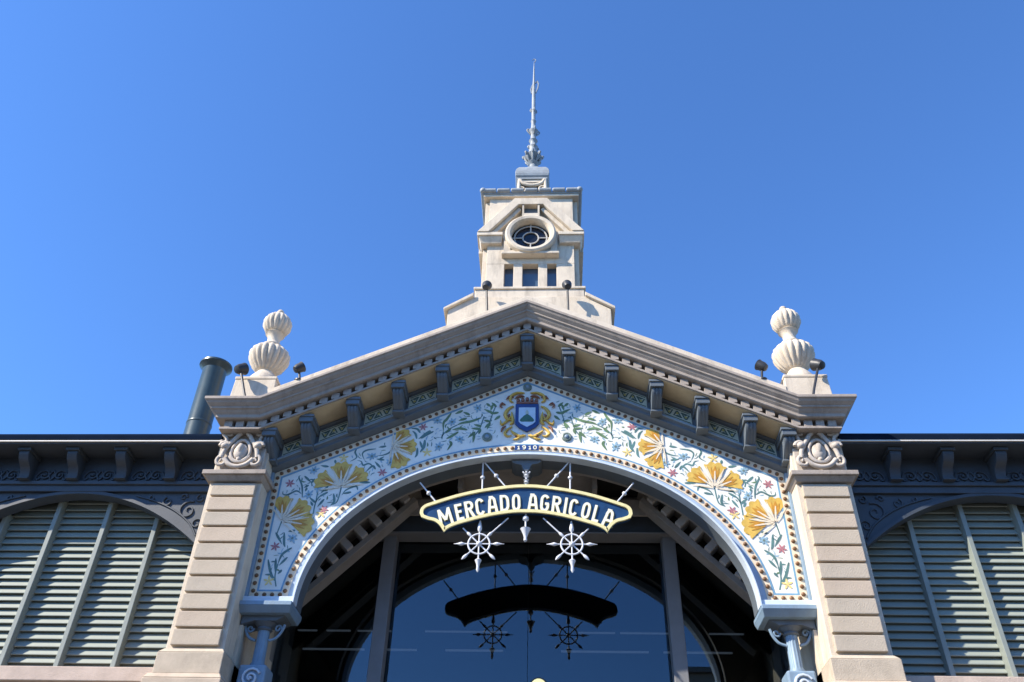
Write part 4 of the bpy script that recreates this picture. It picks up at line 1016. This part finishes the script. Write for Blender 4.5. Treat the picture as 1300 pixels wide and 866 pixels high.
# ================================================================== WINGS
def wing(s):
    nm = 'flue-side' if s < 0 else ''
    wg = thing('market_wing', ('slate grey louvred market wing below the flue pipe, louvres in full sun' if s < 0 else 'slate grey louvred market wing with the portal shadow across its louvres'), 'building', (s * 9.5, 1, 0), 'wings flanking the portal')
    X = lambda a, b: tuple(sorted((s * a, s * b)))
    XE = 14.5
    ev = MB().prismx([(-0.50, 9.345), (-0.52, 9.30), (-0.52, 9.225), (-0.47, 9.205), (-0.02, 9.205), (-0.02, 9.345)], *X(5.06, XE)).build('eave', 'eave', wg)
    MB().box(*X(5.06, XE), -0.53, -0.50, 9.185, 9.204).build('drip_edge', 'gutter', ev)
    MB().box(*X(5.06, XE), -0.495, 0.0, 9.16, 9.202).build('eave_soffit', 'irondark', ev)
    MB().prismx([(-0.45, 9.34), (14, 11.0), (14, 10.9), (-0.3, 9.25)], *X(5.06, XE)).build('roof', 'roof', wg)
    fr = MB().box(*X(5.06, XE), 0.0, 0.10, 8.70, 9.158).build('frieze', 'irondark', wg)
    ar = MB().box(*X(5.06, XE), -0.07, 0.10, 8.635, 8.698).box(*X(5.06, XE), -0.03, 0.10, 8.52, 8.634).build('architrave', 'irondark', wg, bevel=0.006)
    # frieze brackets and scroll reliefs between
    b_ = MB(); b_.box(-.115, .115, -.40, 0, -.055, 0)
    b_.prismx(bez([(-.36, -.055), (-.36, -.11), (-.30, -.20), (-.19, -.27), (-.14, -.35), (-.12, -.44)], 4) + [(0, -.44), (0, -.055)], -.085, .085)
    b_.box(-.095, .095, -.16, 0, -.46, -.435)
    b0 = None
    sc0 = None
    for k in range(10):
        x = 5.95 + 0.83 * k
        if x > XE: break
        at = (s * x, 0, 9.157)
        if b0 is None:
            b0 = b_.build('bracket', 'irondark', wg, bevel=0.006, center=(0, 0, 0)); b0.location = Vector(at) - ORG[wg]; ORG[b0] = Vector(at)
        else: share(b0, wg, at)
        at = (s * (x - 0.415), 0, 8.83)
        if sc0 is None:
            r_ = MB()
            for q in (-1, 1):
                r_.tube([(xx, -.015, zz) for xx, zz in spiral(q * .13, 0, .085, .015, math.pi / 2, math.pi / 2 + q * 9)], .020, 6, .012)
                r_.tube([(q * xx, -.015, zz) for xx, zz in bez([(.13, .085), (.22, .06), (.27, -.03), (.24, -.09), (.20, -.05)], 4)], .016, 6)
                r_.tube([(q * xx, -.015, zz) for xx, zz in bez([(0, -.09), (.05, -.02), (.03, .05), (0, .09)], 4)], .016, 6)
                r_.ball((q * .13, -.02, 0), .026, .03, .026, 8)
            sc0 = r_.build('scroll_relief', 'irondark', fr, smooth=60, center=(0, 0, 0)); sc0.location = Vector(at) - ORG[fr]
        else: share(sc0, fr, at)
    # arched louvred windows
    def za(dx): return 8.52 - 0.19 * dx * dx
    for wi, CX in enumerate((7.42, 12.05)):
        HW = 2.15
        c = s * CX
        arcpts = [(c + HW * (-1 + 2 * i / 32), za(HW * (-1 + 2 * i / 32))) for i in range(33)]
        # spandrel plate between architrave and arch
        sp_ = MB().prism([(c - HW - .17, 8.53), (c - HW - .17, 5.6), (c - HW, 5.6)] + arcpts + [(c + HW, 5.6), (c + HW + .17, 5.6), (c + HW + .17, 8.53)], 0.03, 0.12).build('spandrel', 'irondark', wg)
        wn = MB().ring([(x, z - .035) for x, z in arcpts], [(x, z + .02) for x, z in arcpts], -0.02, 0.22).build('louvred_window', 'irondark', wg, smooth=30)
        if wi == 0: wn['label'] = 'wide segmental window filled with sage green louvres'
        for q in (-1, 1):
            rl = MB()
            for (cx_, cz_, r0, a0, a1) in ((1.88, 8.20, .17, 1.2, 10), (1.50, 8.36, .09, 2.0, 9.5), (1.22, 8.42, .05, 2, 8), (2.08, 7.96, .10, 0.3, 8), (2.04, 8.42, .075, 2, 9), (1.75, 8.44, .06, 0, 7)):
                rl.tube([(c + q * (xx), .02, zz) for xx, zz in spiral(cx_, cz_, r0, .015, a0, a1)], .020, 6, .012)
            rl.tube([(c + q * xx, .02, zz) for xx, zz in bez([(.95, 8.46), (1.3, 8.36), (1.65, 8.20), (1.95, 7.98), (2.12, 7.75)], 5)], .016, 6)
            rl.build('spandrel_scrolls', 'irondark', sp_, smooth=60)
        for k in range(4):
            dx = -1.299 + 0.866 * k
            mu = MB().box(c + dx - .038, c + dx + .038, 0.235, 0.50, 5.66, za(dx) + .06).build('mullion', 'mullion', wn, bevel=0.008)
        for q in (-1, 1): MB().box(c + q * (HW - .03) - .03, c + q * (HW - .03) + .03, 0.25, 0.50, 5.66, za(HW) + .06).build('window_jamb', 'mullion', wn)
        # blades: tilted boards, one per row and bay
        sl0 = {}
        for bay in range(5):
            xa = -2.165 + 0.866 * bay + 0.04; xb = xa + 0.786
            lim = min(za(xa), za(xb))
            for r_ in range(25):
                z = 5.70 + 0.121 * r_
                if z > max(za(xa), za(xb), za(0) if xa < 0 < xb else 0): continue
                X0, X1 = xa, xb
                zt = z + .06
                # blades that meet the arch are cut short where the arch is lower
                if zt > lim:
                    xm = math.sqrt(max(0, (8.60 - z) / 0.19)) if 8.60 > z else 0
                    X0, X1 = max(xa, -xm), min(xb, xm)
                    if X1 - X0 < 0.12: continue
                key = (round(X0 - xa, 3), round(X1 - xb, 3))
                at = (c + xa, 0.205, z)
                if key not in sl0:
                    w0, w1 = X0 - xa, X1 - xa
                    sb_ = MB().prismx([(0.157, 0.0), (0.150, 0.007), (0.152, 0.020), (0.262, 0.204), (0.272, 0.198), (0.168, 0.0)], w0, w1)
                    o = sb_.build('slat', 'louvre', wn, center=(0, 0, 0)); o.location = Vector(at) - ORG[wn]; sl0[key] = o
                else: share(sl0[key], wn, at)
        MB().box(c - HW, c + HW, 0.505, 0.525, 5.6, 8.6).build('window_backing', 'dark', wn)
        MB().box(c - HW - .16, c + HW + .16, -0.06, 0.50, 5.44, 5.645).build('window_sill', 'sill', wn, bevel=0.012)
    MB().box(*X(5.06, XE), 0.06, 0.45, 0.0, 5.439).build('lower_wall', 'block', wg)
    for a, b in ((5.06, 5.05 + .17), (9.53 - .0 + .16, 9.70), (14.16 + .16, XE)):
        MB().box(*X(a, b), 0.04, 0.44, 5.44, 8.52).build('window_pier', 'irondark', wg)
    MB().box(*X(5.06, XE), 0.53, 0.66, 5.44, 9.3).build('back_wall', 'dark', wg)
wing(-1)
wing(1)

# ================================================================== FLUE PIPE
fx, fy = -6.42, 1.35
fl = thing('flue_pipe', 'dark green metal flue pipe with flared cap on the wing roof', 'chimney', (fx, fy, 9.4))
MB().lathe([(.235, 9.4), (.235, 12.02), (.24, 12.03)], fx, fy, 36).build('pipe', 'flue', fl, smooth=40)
rim = MB()
sec = [(.235, 12.02), (.30, 12.10), (.325, 12.12), (.325, 12.16), (.30, 12.17), (.21, 12.10), (.205, 12.02)]
rim.loft([[(fx + r_ * math.cos(2 * math.pi * k / 36), fy + r_ * math.sin(2 * math.pi * k / 36), z) for r_, z in sec] for k in range(37)], closed=True, caps=False)
rim.build('flared_cap', 'flue', fl, smooth=40)
for z in (10.70,): MB().lathe([(.237, z), (.245, z + .01), (.245, z + .04), (.237, z + .05)], fx, fy, 36).build('pipe_joint', 'flue', fl, smooth=40)

# ================================================================== HOUSES ACROSS THE SQUARE (unseen ones added to shade the low sky; tall one mirrored in glass)
def house(x0, x1, h, y, m_, label):
    c = (x0 + x1) / 2
    ho = thing('house', label, 'building', (c, y, 0), 'houses across the square')
    MB().box(x0, x1, y - 10, y, 0, h).build('wall', m_, ho)
    MB().box(x0 - .2, x1 + .2, y - 10.2, y + .35, h, h + .35).build('cornice', 'cornice', ho)
    n = max(2, int((x1 - x0) / 3)); st = int(h / 3.6)
    wp = None
    for i in range(n):
        for j in range(st):
            at = (x0 + (x1 - x0) * (i + .5) / n, y, 1.6 + j * 3.5)
            if wp is None:
                wp = MB().box(-.55, .55, -.1, .03, 0, 1.7).build('window', 'winglass', ho, center=(0, 0, 0)); wp.location = Vector(at) - ORG[ho]
            else: share(wp, ho, at)
house(-60, -34, 15, -46, 'block', 'long unseen stone house added across the square to shade the low sky, opposite the flue pipe')
house(-33, -12, 13, -46, 'buff', 'unseen buff house added across the square to shade the low sky, facing the portal pilaster')
house(-11, 8.5, 15, -46, 'block3', 'unseen grey stone house added across the square to shade the low sky, facing the entrance arch')
house(9.5, 21, 21.7, -46, 'block2', 'tall plain house across the square, mirrored dark at the foot of the entrance glass')
house(22, 55, 14, -46, 'buff', 'wide unseen buff house added across the square to shade the low sky, facing the shadowed wing')
